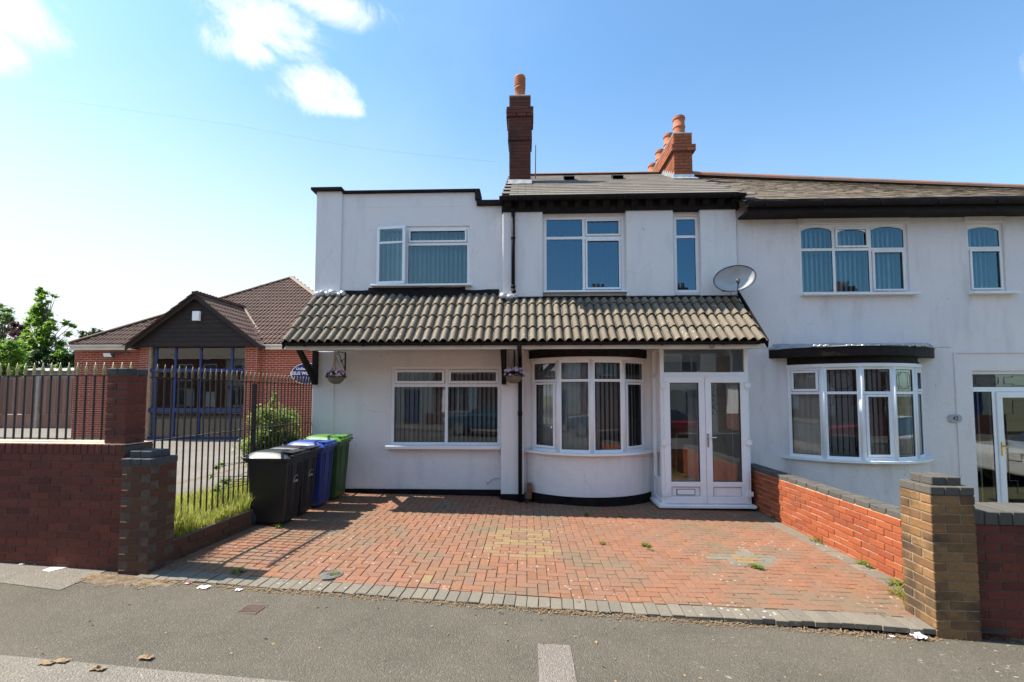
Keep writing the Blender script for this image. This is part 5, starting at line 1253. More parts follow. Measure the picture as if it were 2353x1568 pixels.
# hanging baskets
def basket(px, py, Yb, label, seed, k=1.0):
    rr = random.Random(seed); c = at(px, py, Yb); t = thing('hanging_basket', label, 'hanging basket', (c.x, Yb, c.z - .11), 'flower baskets under the canopy')
    mb = MB(); mb.smooth = True; prof = [(.01, -.13), (.06, -.125), (.11, -.09), (.14, -.04), (.15, .0), (.155, .012), (.14, .012)]; mb.lathe(c, [(r * k, h * k) for r, h in prof], 20); add('basket', mb, 'basket', t)
    mb = MB(); top = c + V((0, 0, .34))
    for a in range(3): mb.cyl(c + V((.14 * k * math.cos(a * 2.09), .14 * k * math.sin(a * 2.09), .01)), top, .0025, n=4)
    add('chain', mb, 'dish_dark', t)
    mb = MB()
    for _ in range(420):
        a = rr.uniform(0, 6.283); e = rr.uniform(0, 1); r = .17 * k * math.sqrt(e); q = c + V((r * math.cos(a), r * math.sin(a), .02 + .09 * k * math.sqrt(1 - e * .9) * rr.uniform(.3, 1) - (.04 if e > .8 else 0)))
        d1 = V([rr.gauss(0, 1) for _ in range(3)]).normalized() * .022; d2 = d1.orthogonal().normalized() * .011; mb.add([q - d1, q + d2, q + d1, q - d2], [(0, 1, 2, 3)])
    add('foliage', mb, 'leaf_dark', t, False)
    fm = []
    for pm_ in ('petal', 'petal_white', 'petal'):
        m2 = MB(); n = 10; m2.add([(0, 0, 0)] + [(.022 * (1 + .12 * math.cos(5 * 6.283 * i / n)) * math.cos(6.283 * i / n), .022 * math.sin(6.283 * i / n), .008) for i in range(n)], [(0, 1 + i, 1 + (i + 1) % n) for i in range(n)])
        m2.mi = 1; m2.add([(.007 * math.cos(6.283 * i / 6), .007 * math.sin(6.283 * i / 6), .0065) for i in range(6)], [tuple(range(6))]); fm.append(m2.mesh('flower', [pm_, 'petal_eye'], (0, 0, 0), False))
    it = []
    for _ in range(64):
        a = rr.uniform(0, 6.283); e = rr.uniform(.05, 1); r = .185 * k * math.sqrt(e); z = .03 + .10 * k * math.sqrt(max(0, 1 - e)) + rr.uniform(-.02, .015) - (.03 if rr.random() < .3 else 0)
        d = V((math.cos(a) * r, math.sin(a) * r, z)); no = (d.normalized() + V((0, -.5, .25))).normalized()
        it.append((rr.choice(fm), Matrix.Translation(c + d) @ no.to_track_quat('Z', 'Y').to_matrix().to_4x4() @ Matrix.Rotation(rr.uniform(0, 6), 4, 'Z') @ Matrix.Scale(rr.uniform(.8, 1.25), 4)))
    scatter(t, 'flower', it, 300)
    return c
c1 = basket(772, 866, 7.88, 'pink and white flower basket hanging by the left corner of the house', 3)
c2 = basket(1181, 864, 7.72, 'pink and white flower basket hanging in front of the black rain pipe', 8)
def wire_bracket(x, y, top, reach, label):
    t = thing('basket_bracket', label, 'bracket', (x, y, top - .4), 'iron brackets for the flower baskets'); mb = MB()
    mb.box(x - .012, x + .012, y - .014, y, top - .48, top); mb.cyl((x, y - .01, top - .02), (x, y - reach, top - .02), .008, n=6); mb.cyl((x, y - .01, top - .34), (x, y - reach + .04, top - .04), .007, n=6); mb.cyl((x, y - .01, top - .1), (x, y - reach * .55, top - .19), .006, n=6)
    for c, r in (((x, y - reach, top - .045), .028), ((x, y - reach * .55, top - .17), .022), ((x, y - .05, top - .34), .02)):
        mb.tube([V(c) + V((0, r * math.cos(a * .7), r * math.sin(a * .7))) for a in range(9)], .005, 5)
    add('scrollwork', mb, 'rusty_bar', t)
wire_bracket(c1.x + .03, YW - .04, 2.58, .34, 'rusty scrolled bracket above the left flower basket'); wire_bracket(c2.x + .0, YM - .13, 2.58, .27, 'rusty scrolled bracket above the flower basket by the rain pipe')

# ------------------------------------------------------------ wheelie bins
def wheelie(label, Y0, wid, xb, dpth, h, mats, print_=False, zg=None, rz=0):
    zg = zd(xb + .3, Y0 + wid / 2) if zg is None else zg
    t = thing('wheelie_bin', label, 'wheelie bin', (xb + dpth / 2, Y0 + wid / 2, zg), 'wheelie bins lined up beside the grass bed'); body, lid = mats
    W_, D_ = wid / 2, dpth / 2; X = lambda x: xb + dpth / 2 + x; Yc = Y0 + wid / 2
    # tapered body, recessed front panel ribs
    mb = MB(); bt, tp = .80, 1.0; hb = h - .10
    def ringp(k, z, sx=1): return [(X(-D_ * .86 * k), Yc - W_ * k * .93, zg + z), (X(D_ * .88 * k * sx), Yc - W_ * k * .93, zg + z), (X(D_ * .88 * k * sx), Yc + W_ * k * .93, zg + z), (X(-D_ * .86 * k), Yc + W_ * k * .93, zg + z)]
    rs = [ringp(.78, .03), ringp(.82, .06), ringp(.88, .35), ringp(.985, hb - .08), ringp(1.0, hb)]
    vs = [p for r in rs for p in r]; fs = [(0, 3, 2, 1), (16, 17, 18, 19)] + [(k * 4 + i, k * 4 + (i + 1) % 4, k * 4 + 4 + (i + 1) % 4, k * 4 + 4 + i) for k in range(4) for i in range(4)]
    mb.add(vs, fs); b = add('body', mb, body, t); bevel(b, .018, 2)
    # vertical ribs on the front (+x) face
    mb = MB()
    for s_ in (-.72, -.42, .42, .72):
        k0, k1 = .80, .985
        mb.add([(X(D_ * .88 * k + o), Yc + W_ * s_ * k * .93 + q, zg + z) for k, z in ((k0, .12), (k1, hb - .09)) for o, q in ((-.01, -.014), (.012, -.010), (.012, .010), (-.01, .014))], [(0, 1, 5, 4), (1, 2, 6, 5), (2, 3, 7, 6), (0, 3, 2, 1), (4, 5, 6, 7)])
    add('rib', mb, body, t)
    mb = MB(); mb.box(X(-D_ * .92), X(D_ * .93), Yc - W_ * .99, Yc + W_ * .99, zg + hb - .045, zg + hb + .005); bevel(add('rim', mb, body, t), .012, 2)
    # lid: domed, overhanging
    mb = MB(); mb.smooth = True; n = 9; m2 = 7; vs = []
    for i in range(n + 1):
        for j in range(m2 + 1):
            a, c = i / n * 2 - 1, j / m2 * 2 - 1; x = X(-D_ + (a + 1) / 2 * (2 * D_ + .0)); z = .035 + .055 * (1 - a ** 4) * (1 - abs(c) ** 4) + .012 * (1 - a) * .5
            if abs(a) > .99 or abs(c) > .99: z = .005
            vs.append((x, Yc + c * W_ * 1.0, zg + hb + z))
    fs = [(i * (m2 + 1) + j, (i + 1) * (m2 + 1) + j, (i + 1) * (m2 + 1) + j + 1, i * (m2 + 1) + j + 1) for i in range(n) for j in range(m2)]
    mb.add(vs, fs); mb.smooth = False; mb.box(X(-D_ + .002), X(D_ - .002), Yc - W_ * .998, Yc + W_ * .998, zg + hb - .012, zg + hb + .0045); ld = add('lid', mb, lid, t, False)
    mb = MB()
    for c in (-.55, .0, .55): mb.box(X(D_ * .55), X(D_ + .025), Yc + c * W_ - .045, Yc + c * W_ + .045, zg + hb + .062, zg + hb + .085)
    mb.box(X(D_ - .03), X(D_ + .03), Yc - W_ * .8, Yc + W_ * .8, zg + hb + .01, zg + hb + .04); bevel(add('lid_grip', mb, lid, t), .008, 2)
    mb = MB(); mb.smooth = True; mb.cyl((X(-D_ - .045), Yc - W_ * .8, zg + hb + .02), (X(-D_ - .045), Yc + W_ * .8, zg + hb + .02), .015, n=10)
    for c in (-.8, 0, .8): mb.cyl((X(-D_ - .045), Yc + c * W_, zg + hb + .02), (X(-D_ + .03), Yc + c * W_, zg + hb - .03), .016, n=8)
    add('handle', mb, body, t)
    for c in (-1, 1):
        mb = MB(); mb.smooth = True; wy = Yc + c * (W_ * .84); mb.lathe((X(-D_ * .74), wy - .025, zg + .1), [(.02, -.0), (.07, .0), (.095, -.008), (.1, -.02), (.1, -.035), (.09, -.045), (.02, -.045)], 20, 'y'); add('wheel', mb, 'rubber', t)
    if print_:
        z = zg + hb * .66; xf = X(D_ * .88 * .95) + .012
        mb = MB(); P = lambda a, c: (xf, Yc + a, z + c)
        mb.tube([P(-.05, .0), P(-.02, .045), P(.03, .055), P(.055, .035)], .004, 4); add('emblem', mb, 'pale_print', t)
        o = text('lettering', 'Dudley', (xf, Yc, z - .02), .045, 'pale_print', t, bold=.001); o.rotation_euler = (R(90), 0, R(90))
    return t
wheelie('black wheelie bin nearest the camera, standing beside the grass bed', 5.96, .47, -3.76, .64, .99, ('bin_black', 'bin_black'), True)
wheelie('black wheelie bin second in the row, in front of the blue one', 6.46, .46, -3.79, .64, 1.0, ('bin_black', 'bin_black'), True)
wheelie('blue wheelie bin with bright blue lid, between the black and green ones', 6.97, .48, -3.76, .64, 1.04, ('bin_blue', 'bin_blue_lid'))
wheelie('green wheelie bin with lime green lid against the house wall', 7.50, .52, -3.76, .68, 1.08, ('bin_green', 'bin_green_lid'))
# ------------------------------------------------------------ church hall
CYW = 15.2
C = thing('church_hall', 'single storey red brick church hall with brown hipped tile roof and dark glazed gable entrance', 'church hall', (-10.3, 18, .3))
gx0, gx1 = at(350, 900, CYW).x, at(569, 900, CYW).x; cxl = at(168, 900, CYW).x; cxr = -5.3; ez = 3.44; GY = 15.0
mb = MB()
mb.box(cxl, gx0 - .3, CYW, CYW + .3, -.5, ez + .05); cw = add('wall', mb, 'pale_mortar', C); mb = MB(); mb.box(gx1 + .4, cxr, CYW, CYW + .3, -.5, ez + .05); cw2 = add('wall', mb, 'pale_mortar', C)
for q in ((cxl, cxl + .3, CYW + .3, 24), (cxr - .3, cxr, CYW + .3, 24), (gx0 - .3, gx0 - .002, GY, CYW + .3), (gx1 + .002, gx1 + .4, GY, CYW + .3)): mb = MB(); mb.box(*q, -.5, ez + .045); add('wall', mb, 'pale_mortar', C)
it = brick_face((cxl, CYW, 0), (1, 0), gx0 - .3 - cxl, lambda a: .28, ez, 'brick_church', proud=.006, h=.062)
it2 = brick_face((gx1 + .4, CYW, 0), (1, 0), 3.1, lambda a: .28, ez, 'brick_church', proud=.006, h=.062)
it += brick_face((gx0 - .3, GY, 0), (1, 0), .298, lambda a: .28, ez, 'brick_church', proud=.006, h=.062)
it2 += brick_face((gx1 + .002, GY, 0), (1, 0), .398, lambda a: .28, ez, 'brick_church', proud=.006, h=.062) + brick_face((gx1 + .4, GY, 0), (0, 1), .2, lambda a: .28, ez, 'brick_church', proud=.006, h=.062)
scatter(cw, 'brick', it, 150, 'brickwork'); scatter(cw2, 'brick', it2, 150, 'brickwork')
# roof: pyramid hip
k0 = V((-15.3 - .25, CYW - .3, ez + .08)); k1 = V((cxr + .35, CYW - .3, ez + .08)); ap = V((at(670, 638, 20.0).x, 20.0, at(670, 638, 20.0).z))
k2 = V((k1.x, 25.0, k1.z)); k3 = V((k0.x, 25.0, k0.z))
mb = MB(); d = V((0, 0, .05)); mb.add([p - d for p in (k0, k1, k2, k3, ap)], [(0, 1, 4), (1, 2, 4), (2, 3, 4), (3, 0, 4), (3, 2, 1, 0)]); cr = add('roof', mb, 'felt', C)
rm = [roll_mesh('roof_tile', .30, .40, 2, .035, 'tile_brown', n=4)]
def tri_roof(a, b, c, tw, gauge, cut=None):
    u = (b - a).normalized(); nrm = (b - a).cross(c - a).normalized(); v = nrm.cross(u).normalized(); 
    if v.z < 0: v = -v
    W_ = (b - a).length; cu_ = (c - a).dot(u); cv_ = (c - a).dot(v)
    def keep(x, y):
        t = y / cv_; return cu_ * t - .02 < x < W_ + (cu_ - W_) * t + .02 and not (cut and cut(a + u * x + v * y))
    return tile_field(a + nrm * .0, u, v, W_, cv_, tw, gauge, rm, keep, 0, .002, .0)
gAp = at(457, 678, GY - .15); gL = at(313, 795, GY - .3); gR = at(626, 792, GY - .3)
gz = gAp.z; slope_ = (ap.z - k0.z) / (ap.y - k0.y); yb = k0.y + (gz - k0.z) / slope_
def incut(p): 
    h = gz - (gz - ez) * abs(p.x - gAp.x) / ((gR.x - gL.x) / 2); return p.z < h - .02 and p.y < yb
it = tri_roof(k0, k1, ap, .30, .33, incut)
scatter(cr, 'roof_tile', it, 300, 'roof_tile_field')
for p_ in (k0, k1): mb = MB(); mb.tube([p_ + V((0, 0, .0)), ap + V((0, 0, -.02))], .06, 6); add('hip_mortar', mb, 'dark_mortar', cr)
ridge_run(cr, 'hip_tile', k0 + V((0, 0, .03)), ap, 'tile_brown', .11, .42, .6); ridge_run(cr, 'hip_tile', k1 + V((0, 0, .03)), ap, 'hip_buff', .12, .42, .6)
# gable porch roof
hw = (gR.x - gL.x) / 2; gx = gAp.x; yf = GY - .32; zE = ez - .02
for s_ in (-1, 1):
    A0 = V((gx + s_ * hw, yf, zE)); B0 = V((gx, yf, gz)); C0 = V((gx, yb, gz)); D0 = V((gx + s_ * hw, k0.y + .1, zE))
    mb = MB(); dd = V((0, 0, .05)); mb.add([A0 - dd, B0 - dd, C0 - dd, D0 - dd], [(0, 1, 2, 3)]); gr_ = add('porch_roof', mb, 'felt', C)
    if s_ > 0:
        u = V((0, 1, 0)); v = (B0 - A0).normalized(); L1 = (B0 - A0).length
        it = tile_field(A0, u, v, yb - yf, L1, .30, .33, rm, lambda x, y: x < (k0.y + .1 - yf) + (yb - k0.y - .1) * (y / L1) + .05)
    else:
        u = V((0, -1, 0)); v = (B0 - A0).normalized(); L1 = (B0 - A0).length; it = tile_field(A0 + V((0, yb - yf, 0)), u, v, yb - yf, L1, .30, .33, rm, lambda x, y: (yb - yf) - x < (k0.y + .1 - yf) + (yb - k0.y - .1) * (y / L1))
    scatter(gr_, 'roof_tile', it, 300)
    mb = MB(); t_ = .045; mb.add([A0 + V((0, -.03 * q, -.16 * r)) for q in (0, 1) for r in (1, 0)] + [B0 + V((0, -.03 * q, -.16 * r)) for q in (0, 1) for r in (1, 0)], [(0, 1, 5, 4), (2, 3, 7, 6), (1, 3, 7, 5), (0, 2, 6, 4), (0, 1, 3, 2), (4, 5, 7, 6)]); add('bargeboard', mb, 'brown_board', C)
ridge_run(cr, 'ridge_tile', (gx, yf - .05, gz + .02), (gx, yb, gz + .02), 'tile_brown', .1, .42, .6)
# valley of pale mortar
mb = MB(); mb.tube([V((gx + hw, k0.y + .1, zE + .09)), V((gx, yb, gz + .07))], .04, 6); add('valley', mb, 'hip_buff', cr)
# boarded gable face: separate boards
bh = .15; z = ez + .0; bd = MB()
while z < gz - .1:
    zt2_ = min(z + bh, gz - .08); w0 = hw * (gz - z) / (gz - ez) - .03; w1_ = hw * (gz - zt2_) / (gz - ez) - .03
    mb = MB(); mb.add([(gx - w0, GY - .20, z + .004), (gx + w0, GY - .20, z + .004), (gx + w1_, GY - .185, zt2_), (gx - w1_, GY - .185, zt2_), (gx - w0, GY - .1, z + .004), (gx + w0, GY - .1, z + .004), (gx + w1_, GY - .1, zt2_), (gx - w1_, GY - .1, zt2_)], [(0, 1, 2, 3), (0, 4, 5, 1), (7, 6, 5, 4), (3, 2, 6, 7), (0, 3, 7, 4), (1, 5, 6, 2)])
    add('gable_board', mb, 'brown_board', C); z += bh
mb = MB(); mb.box(gx - hw + .05, gx + hw - .05, GY - .19, GY + .1, ez - .02, ez + .005); add('soffit', mb, 'brown_board', C)
for x0, x1 in ((k0.x, gx - hw + .0), (gx + hw - .05, k1.x)):
    gutter(C, x0, x1, CYW - .38, ez + .04, 'cream_board', .06); mb = MB(); mb.box(x0 + .05, x1, CYW - .31, CYW - .28, ez - .12, ez + .06); mb.box(x0 + .05, x1, CYW - .28, CYW, ez - .1, ez - .085); add('fascia', mb, 'cream_board', C)
# glazed entrance
gl = MB(); O = (0, GY + .06, 0); u = (1, 0); g0, g1 = gx0, gx1; fz_ = .3
xs_m = [at(q, 900, GY).x for q in (352, 397, 455, 528, 567)]
for x in xs_m: gl.ob(O, u, x - .035, x + .035, -.06, 0, fz_, ez)
for py, h_ in ((851, .055), (943, .07), (1008, .05)):
    z = at(460, py, GY).z; gl.ob(O, u, g0, g1, -.059, -.003, z - h_, z + h_)
ge = add('glazed_entrance', gl, 'blue_frame', C)
for a, b in zip(xs_m, xs_m[1:]):
    for z0, z1 in ((at(460, 1006, GY).z, at(460, 946, GY).z), (at(460, 940, GY).z, at(460, 854, GY).z), (at(460, 848, GY).z, ez)):
        mb = MB(); mb.add([(a, GY + .09, z0), (b, GY + .09, z0), (b, GY + .09, z1), (a, GY + .09, z1)], [(0, 1, 2, 3)]); add('pane', mb, 'glass', ge, False)
room(ge, g0, g1, GY + .4, GY + 5, .3, ez)
mb = MB(); p = at(454, 727, GY - .2); mb.box(p.x - .12, p.x + .12, GY - .3, GY - .2, p.z - .16, p.z + .16); bevel(solo('alarm_box', mb, 'alarm_white', 'small white alarm box high on the brown gable', 'alarm box'), .015, 2)
fl = thing('floodlight', 'small dark floodlight with pale glass on the brick wall left of the entrance', 'floodlight', (at(248, 817, CYW).x, CYW, 3.0))
p = at(248, 817, CYW - .3); mb = MB(); mb.box(p.x - .16, p.x + .16, p.y - .0, p.y + .1, p.z - .07, p.z + .09); mb.tube([(p.x + .15, p.y + .05, p.z + .05), (p.x + .45, p.y + .2, p.z + .1), (p.x + .5, CYW, p.z + .1)], .02, 6); add('housing', mb, 'dish_dark', fl)
mb = MB(); mb.add([(p.x - .14, p.y - .004, p.z - .05), (p.x + .14, p.y - .004, p.z - .05), (p.x + .12, p.y - .06, p.z + .07), (p.x - .12, p.y - .06, p.z + .07)], [(0, 1, 2, 3)]); add('lens', mb, 'lamp_glass', fl)
# oval sign
p = at(706, 859, CYW - .06); sg = thing('church_sign', 'dark blue oval church sign with white lettering on the red brick wall', 'sign', (p.x, CYW, p.z - .36))
def oval(rx, rz, y0, y1, mat, name):
    mb = MB(); mb.extr([(p.x + rx * math.cos(t), p.z + rz * math.sin(t)) for t in [2 * math.pi * i / 48 for i in range(48)]], 'y', y0, y1); add(name, mb, mat, sg)
oval(.56, .365, CYW - .045, CYW, 'sign_white', 'border'); oval(.535, .342, CYW - .05, CYW - .04, 'sign_blue', 'face')
text('lettering', 'Unified by Love', (p.x, CYW - .052, p.z + .165), .125, 'sign_white', sg, bold=.002); text('lettering', 'JESUS WELCOMES', (p.x, CYW - .052, p.z + .01), .15, 'sign_white', sg, bold=.003)
# timber fence far left
TF = thing('timber_fence', 'tall brown close-boarded fence with pale posts behind the church yard', 'fence', (-20, 20, .3))
it = []; mb = MB(); mb.box(-.07, .07, -.012, .012, 0, 1.62); bm_ = mb.mesh('board', ['fence_board']); bevel_mesh(bm_, .004)
mb = MB(); mb.box(-.9, .9, -.02, .03, 0, .60); gm_ = mb.mesh('gravel_board', ['fence_board'])
x = -29.5
while x < -14.6: it.append((bm_, Matrix.Translation((x, 19.95 + random.uniform(-.004, .004), .94 + random.uniform(-.01, .01))))); x += .148
scatter(TF, 'board', it, 300)
for i in range(9):
    x = -29.5 + i * 1.85; o = bpy.data.objects.new('gravel_board', gm_); link(o, TF); o.location = V((x + .92, 20, .3)) - ORG[TF.name]
    mb = MB(); mb.box(x - .06, x + .06, 19.86, 20.0, .2, 2.66); add('post', mb, 'concrete_post', TF)
mb = MB(); mb.box(-29.5, -14.6, 19.97, 20.03, 2.55, 2.6); add('rail', mb, 'fence_board', TF)
# pale shed behind
mb = MB(); a = at(185 / 1, 858, 22.5); sh = thing('shed', 'pale green shed roof just showing above the timber fence', 'shed', (at(135, 900, 22.5).x, 23, .3))
x0, x1 = at(60, 850, 22.5).x, at(165, 850, 22.5).x; mb.box(x0, x1, 22.5, 24.5, .3, 3.05); add('wall', mb, 'concrete_post', sh); mb = MB(); mb.extr([(22.3, 3.02), (23.5, 3.35), (24.7, 3.02)], 'x', x0 - .15, x1 + .15); add('roof', mb, 'dish_grey', sh)
# ------------------------------------------------------------ trees and shrubs
def leaf_cloud(name, par, centres, n, size, mat, seed, flat=1.0, droop=0, soft=1):
    rr = random.Random(seed); mb = MB(); tot = sum(r ** 2 for c, r in centres)
    for c, r in centres:
        for _ in range(int(n * r ** 2 / tot)):
            d = V([rr.gauss(0, 1) for _ in range(3)]).normalized() * r * (rr.random() ** .4 if soft == 0 else abs(rr.gauss(0, .62))); d.z *= flat
            q = V(c) + d; s = size * rr.uniform(.5, 1.3); a = V([rr.gauss(0, 1), rr.gauss(0, 1), rr.gauss(0, .5) - droop]).normalized(); b = a.cross(V([rr.gauss(0, .6), rr.gauss(0, .6), 1])).normalized()
            mb.add([q - a * s, q + b * s * .42, q + a * s, q - b * s * .42], [(0, 1, 2, 3)])
    return add(name, mb, mat, par, False)
def tree(name, label, base, h, trunk_r, centres, n, size, mat, seed, cat='tree', flat=.8, group=None):
    t = thing(name, label, cat, base, group); rr = random.Random(seed); mb = MB(); mb.smooth = True; b = V(base); top = b + V((0, 0, h * .93))
    P = [b + (top - b) * k + V((rr.uniform(-.12, .12), rr.uniform(-.12, .12), 0)) * (k > 0) for k in (0, .25, .5, .75, 1)]
    for i in range(4): mb.cyl(P[i], P[i + 1], trunk_r * (1 - .23 * i), trunk_r * (1 - .23 * (i + 1)) + .005, 8)
    for c, r in centres:
        c = V(c); k = clamp((c.z - b.z) / h - .18, .12, .85); s = b + (top - b) * k; m = s.lerp(c, .5) + V((rr.uniform(-.1, .1), 0, rr.uniform(-.1, .1))); mb.cyl(s, m, trunk_r * .3, trunk_r * .2, 6); mb.cyl(m, c, trunk_r * .2, trunk_r * .06, 6)
    add('trunk', mb, 'bark', t); leaf_cloud('crown', t, centres, n, size, mat, seed + 1, flat); return t
def cen(Y, lst): return [((at(x, y, Y + dy).x, Y + dy, at(x, y, Y + dy).z), r * (Y + dy) / FPX) for x, y, r, dy in lst]
rr = random.Random(21)
tier = []
for y in range(668, 870, 6):
    t = (y - 665) / 200; wdt = 6 + 26 * min(1, t * 1.5) + (50 * max(0, t - .18) if t > .18 else 0)
    for k in range(3 if t > .2 else 1):
        tier.append((94 + rr.uniform(-1, 1.1) * wdt, y + rr.uniform(-3, 3), rr.uniform(4, 7) + t * 6, rr.uniform(-.8, .8) * (.3 + t)))
tier += [(92, 664, 5, 0), (104, 673, 6, .1), (122, 679, 5, .2), (128, 682, 4, .2), (86, 690, 5, 0), (112, 694, 5, 0), (150, 742, 8, 0), (165, 748, 7, .3), (158, 768, 8, 0), (172, 752, 5, .2), (88, 705, 7, 0), (80, 712, 8, 0), (140, 790, 12, .4), (60, 800, 12, 0)]
tree('tree', 'tall light green young tree with a pointed top beyond the timber fence', (at(95, 900, 24).x, 24, .3), 7.0, .09, cen(24, tier), 34000, .085, 'leaf_bright', 5, group=None)
tree('tree', 'dark purple leaved tree behind the light green tree', (at(38, 900, 25.5).x, 25.5, .3), 5.4, .09, cen(25.5, [(52 + rr.uniform(-26, 16), y + rr.uniform(-5, 5), rr.uniform(8, 12), rr.uniform(-.6, .6)) for y in range(752, 850, 6)]), 9000, .10, 'leaf_purple', 8)
tree('tree', 'pale grey-green tree cut by the left edge of the photo', (at(2, 900, 29).x, 29, .3), 6.5, .1, cen(29, [(rr.uniform(-40, 36), y + rr.uniform(-6, 6), rr.uniform(6, 11), rr.uniform(-1, 1)) for y in [706 + 3 * k for k in range(44)]]), 15000, .11, 'leaf_pale', 12)
tree('bush', 'yellow-green rounded bush low at the left edge above the fence', (at(12, 900, 22).x, 22, .3), 3.8, .06, cen(22, [(rr.uniform(-30, 46), rr.uniform(785, 880), rr.uniform(9, 14), rr.uniform(-.4, .4)) for _ in range(40)]), 15000, .08, 'leaf_bright', 15, 'bush')
tree('bush', 'dark green bush between the young tree and the church hall', (at(150, 900, 23.5).x, 23.5, .3), 3.6, .06, cen(23.5, [(rr.uniform(60, 190), rr.uniform(800, 880), rr.uniform(9, 14), rr.uniform(-.4, .4)) for _ in range(52)]), 18000, .08, 'leaf_dark', 18, 'bush')
tree('tree', 'distant dark treetop showing over the church hall roof', (at(205, 900, 40).x, 40, .3), 6.8, .1, cen(40, [(rr.uniform(186, 232), rr.uniform(757, 785), rr.uniform(4, 8), 0) for _ in range(22)]), 3500, .12, 'leaf_dark', 22)
# shrub by the fence
rr = random.Random(33)
sc = []
while len(sc) < 85:
    q = V((rr.uniform(-1, 1), rr.uniform(-1, 1), rr.uniform(-.7, 1)))
    if q.length < 1: sc.append(((-4.42 + q.x * .34, 7.85 + q.y * .62, 1.0 + q.z * .62), rr.uniform(.09, .17)))
sc += [((-4.45 + .02 * k, 7.75, 1.5 + .06 * k), .06) for k in range(6)] + [((-4.25 + rr.gauss(0, .08), 6.2 + rr.gauss(0, .12), rr.uniform(.5, .85)), .05) for _ in range(9)]
t = tree('shrub', 'glossy green shrub with red new leaves growing behind the iron fence', (-4.42, 7.85, .28), 1.3, .03, sc, 42000, .022, 'leaf_shrub', 34, 'shrub', 1.0)
# weeds
def weed(x, y, n, h, label, seed, zf=None, mat='weed', wd=.01, spread=.06):
    rr = random.Random(seed); zz = (zf or zd)(x, y); mb = MB()
    for _ in range(n):
        a = rr.uniform(0, 6.283); l = rr.uniform(.4, 1) * spread; hh = h * rr.uniform(.3, 1); p0 = V((x + rr.gauss(0, spread * .3), y + rr.gauss(0, spread * .3), zz - .003)); p1 = p0 + V((math.cos(a) * l, math.sin(a) * l, hh)); s_ = V((-math.sin(a), math.cos(a), 0)) * wd
        m_ = p0.lerp(p1, .55) + V((0, 0, hh * .2)); mb.add([p0 - s_ * .4, p0 + s_ * .4, m_ + s_, m_ - s_, p1], [(0, 1, 2, 3), (3, 2, 4)])
    solo('weed', mb, mat, label, 'weed', 'weeds in the drive', False)
def gnd(px, py, zf=None):
    zf = zf or zd; d = ray(px, py); k = (EYE - 0) / -d.z
    for _ in range(8): q = d * k; k = (EYE - zf(q.x, q.y)) / -d.z
    return d.x * k, d.y * k
for px_, py_, n, h, sp, lb in ((1485, 1255, 70, .035, .07, 'small green weed in the middle of the drive'), (1384, 1250, 26, .03, .04, 'tiny weed left of the middle weed'), (1737, 1305, 80, .04, .08, 'green moss tuft just below the grey diamond of pavers'), (1350, 1185, 26, .06, .06, 'thin weed at the shadow edge below the bow window'), (1425, 1188, 20, .06, .06, 'wispy weed at the shadow edge near the porch'), (1780, 1192, 46, .07, .06, 'grass tuft where the orange wall meets the porch shadow'), (2098, 1392, 120, .15, .11, 'long grass clump at the foot of the buff gate pillar'), (2075, 1370, 90, .10, .12, 'short grass beside the buff gate pillar'), (400, 1278, 120, .06, .12, 'grass tuft behind the short left pillar'), (495, 1240, 70, .045, .10, 'flat weed near the dark kerb'), (640, 1213, 40, .06, .06, 'grass tuft under the nearest black bin'), (548, 1315, 46, .04, .08, 'small grass patch in the pillar shadow'), (1495, 1265, 20, .02, .05, 'tiny sprout right of the middle weed'), (2060, 1345, 50, .06, .1, 'dry weed along the right wall edging'), (1990, 1300, 50, .05, .12, 'dry weed further back along the right wall edging'), (1880, 1245, 40, .05, .1, 'dry weed halfway along the orange wall')):
    x, y = gnd(px_, py_); weed(x, y, n, h, lb, int(px_), spread=sp, mat='grass_blade' if h >= .1 else 'weed', wd=.0045 if h >= .1 else .008)
x, y = gnd(2215, 1464, lambda a, b: zs(a)); weed(x, y, 40, .05, 'small leafy weed at the foot of the buff pillar on the pavement', 77, lambda a, b: zs(a), wd=.012, spread=.05)
# moss and grass in the joints, straw along the edge
rr = random.Random(51); mb = MB()
def tuft(x, y, zf, n, h, w_):
    for _ in range(n):
        a = rr.uniform(0, 6.283); l = h * rr.uniform(.3, 1.2); z = zf(x, y) - .004; d = V((math.cos(a) * w_, math.sin(a) * w_, 0)); p0 = V((x + rr.gauss(0, .012), y + rr.gauss(0, .012), z)); mb.add([p0 - d * .5, p0 + d * .5, p0 + V((rr.gauss(0, 1) * l * .6, rr.gauss(0, 1) * l * .6, l))], [(0, 1, 2)])
for _ in range(5200):
    x, y = rr.uniform(-3.6, 3.5), rr.uniform(4.1, 7.3)
    dens = .25 + .9 * sst((x - 1.6) / 1.6) + .9 * sst((-x - 1.2) / 1.5)
    if y < Yf(x) + .22 or noise.noise(V((x * 1.1, y * 1.1, 9))) + .4 * dens < .12 * rr.uniform(.4, 2.2): continue
    if rr.random() < .5: x = round(x / U) * U
    else: y = round(y / U) * U
    tuft(x, y, zd, rr.randint(3, 7), .014, .005)
o = add('joint_moss', mb, 'weed', None, False); o['kind'] = 'stuff'
mb = MB()
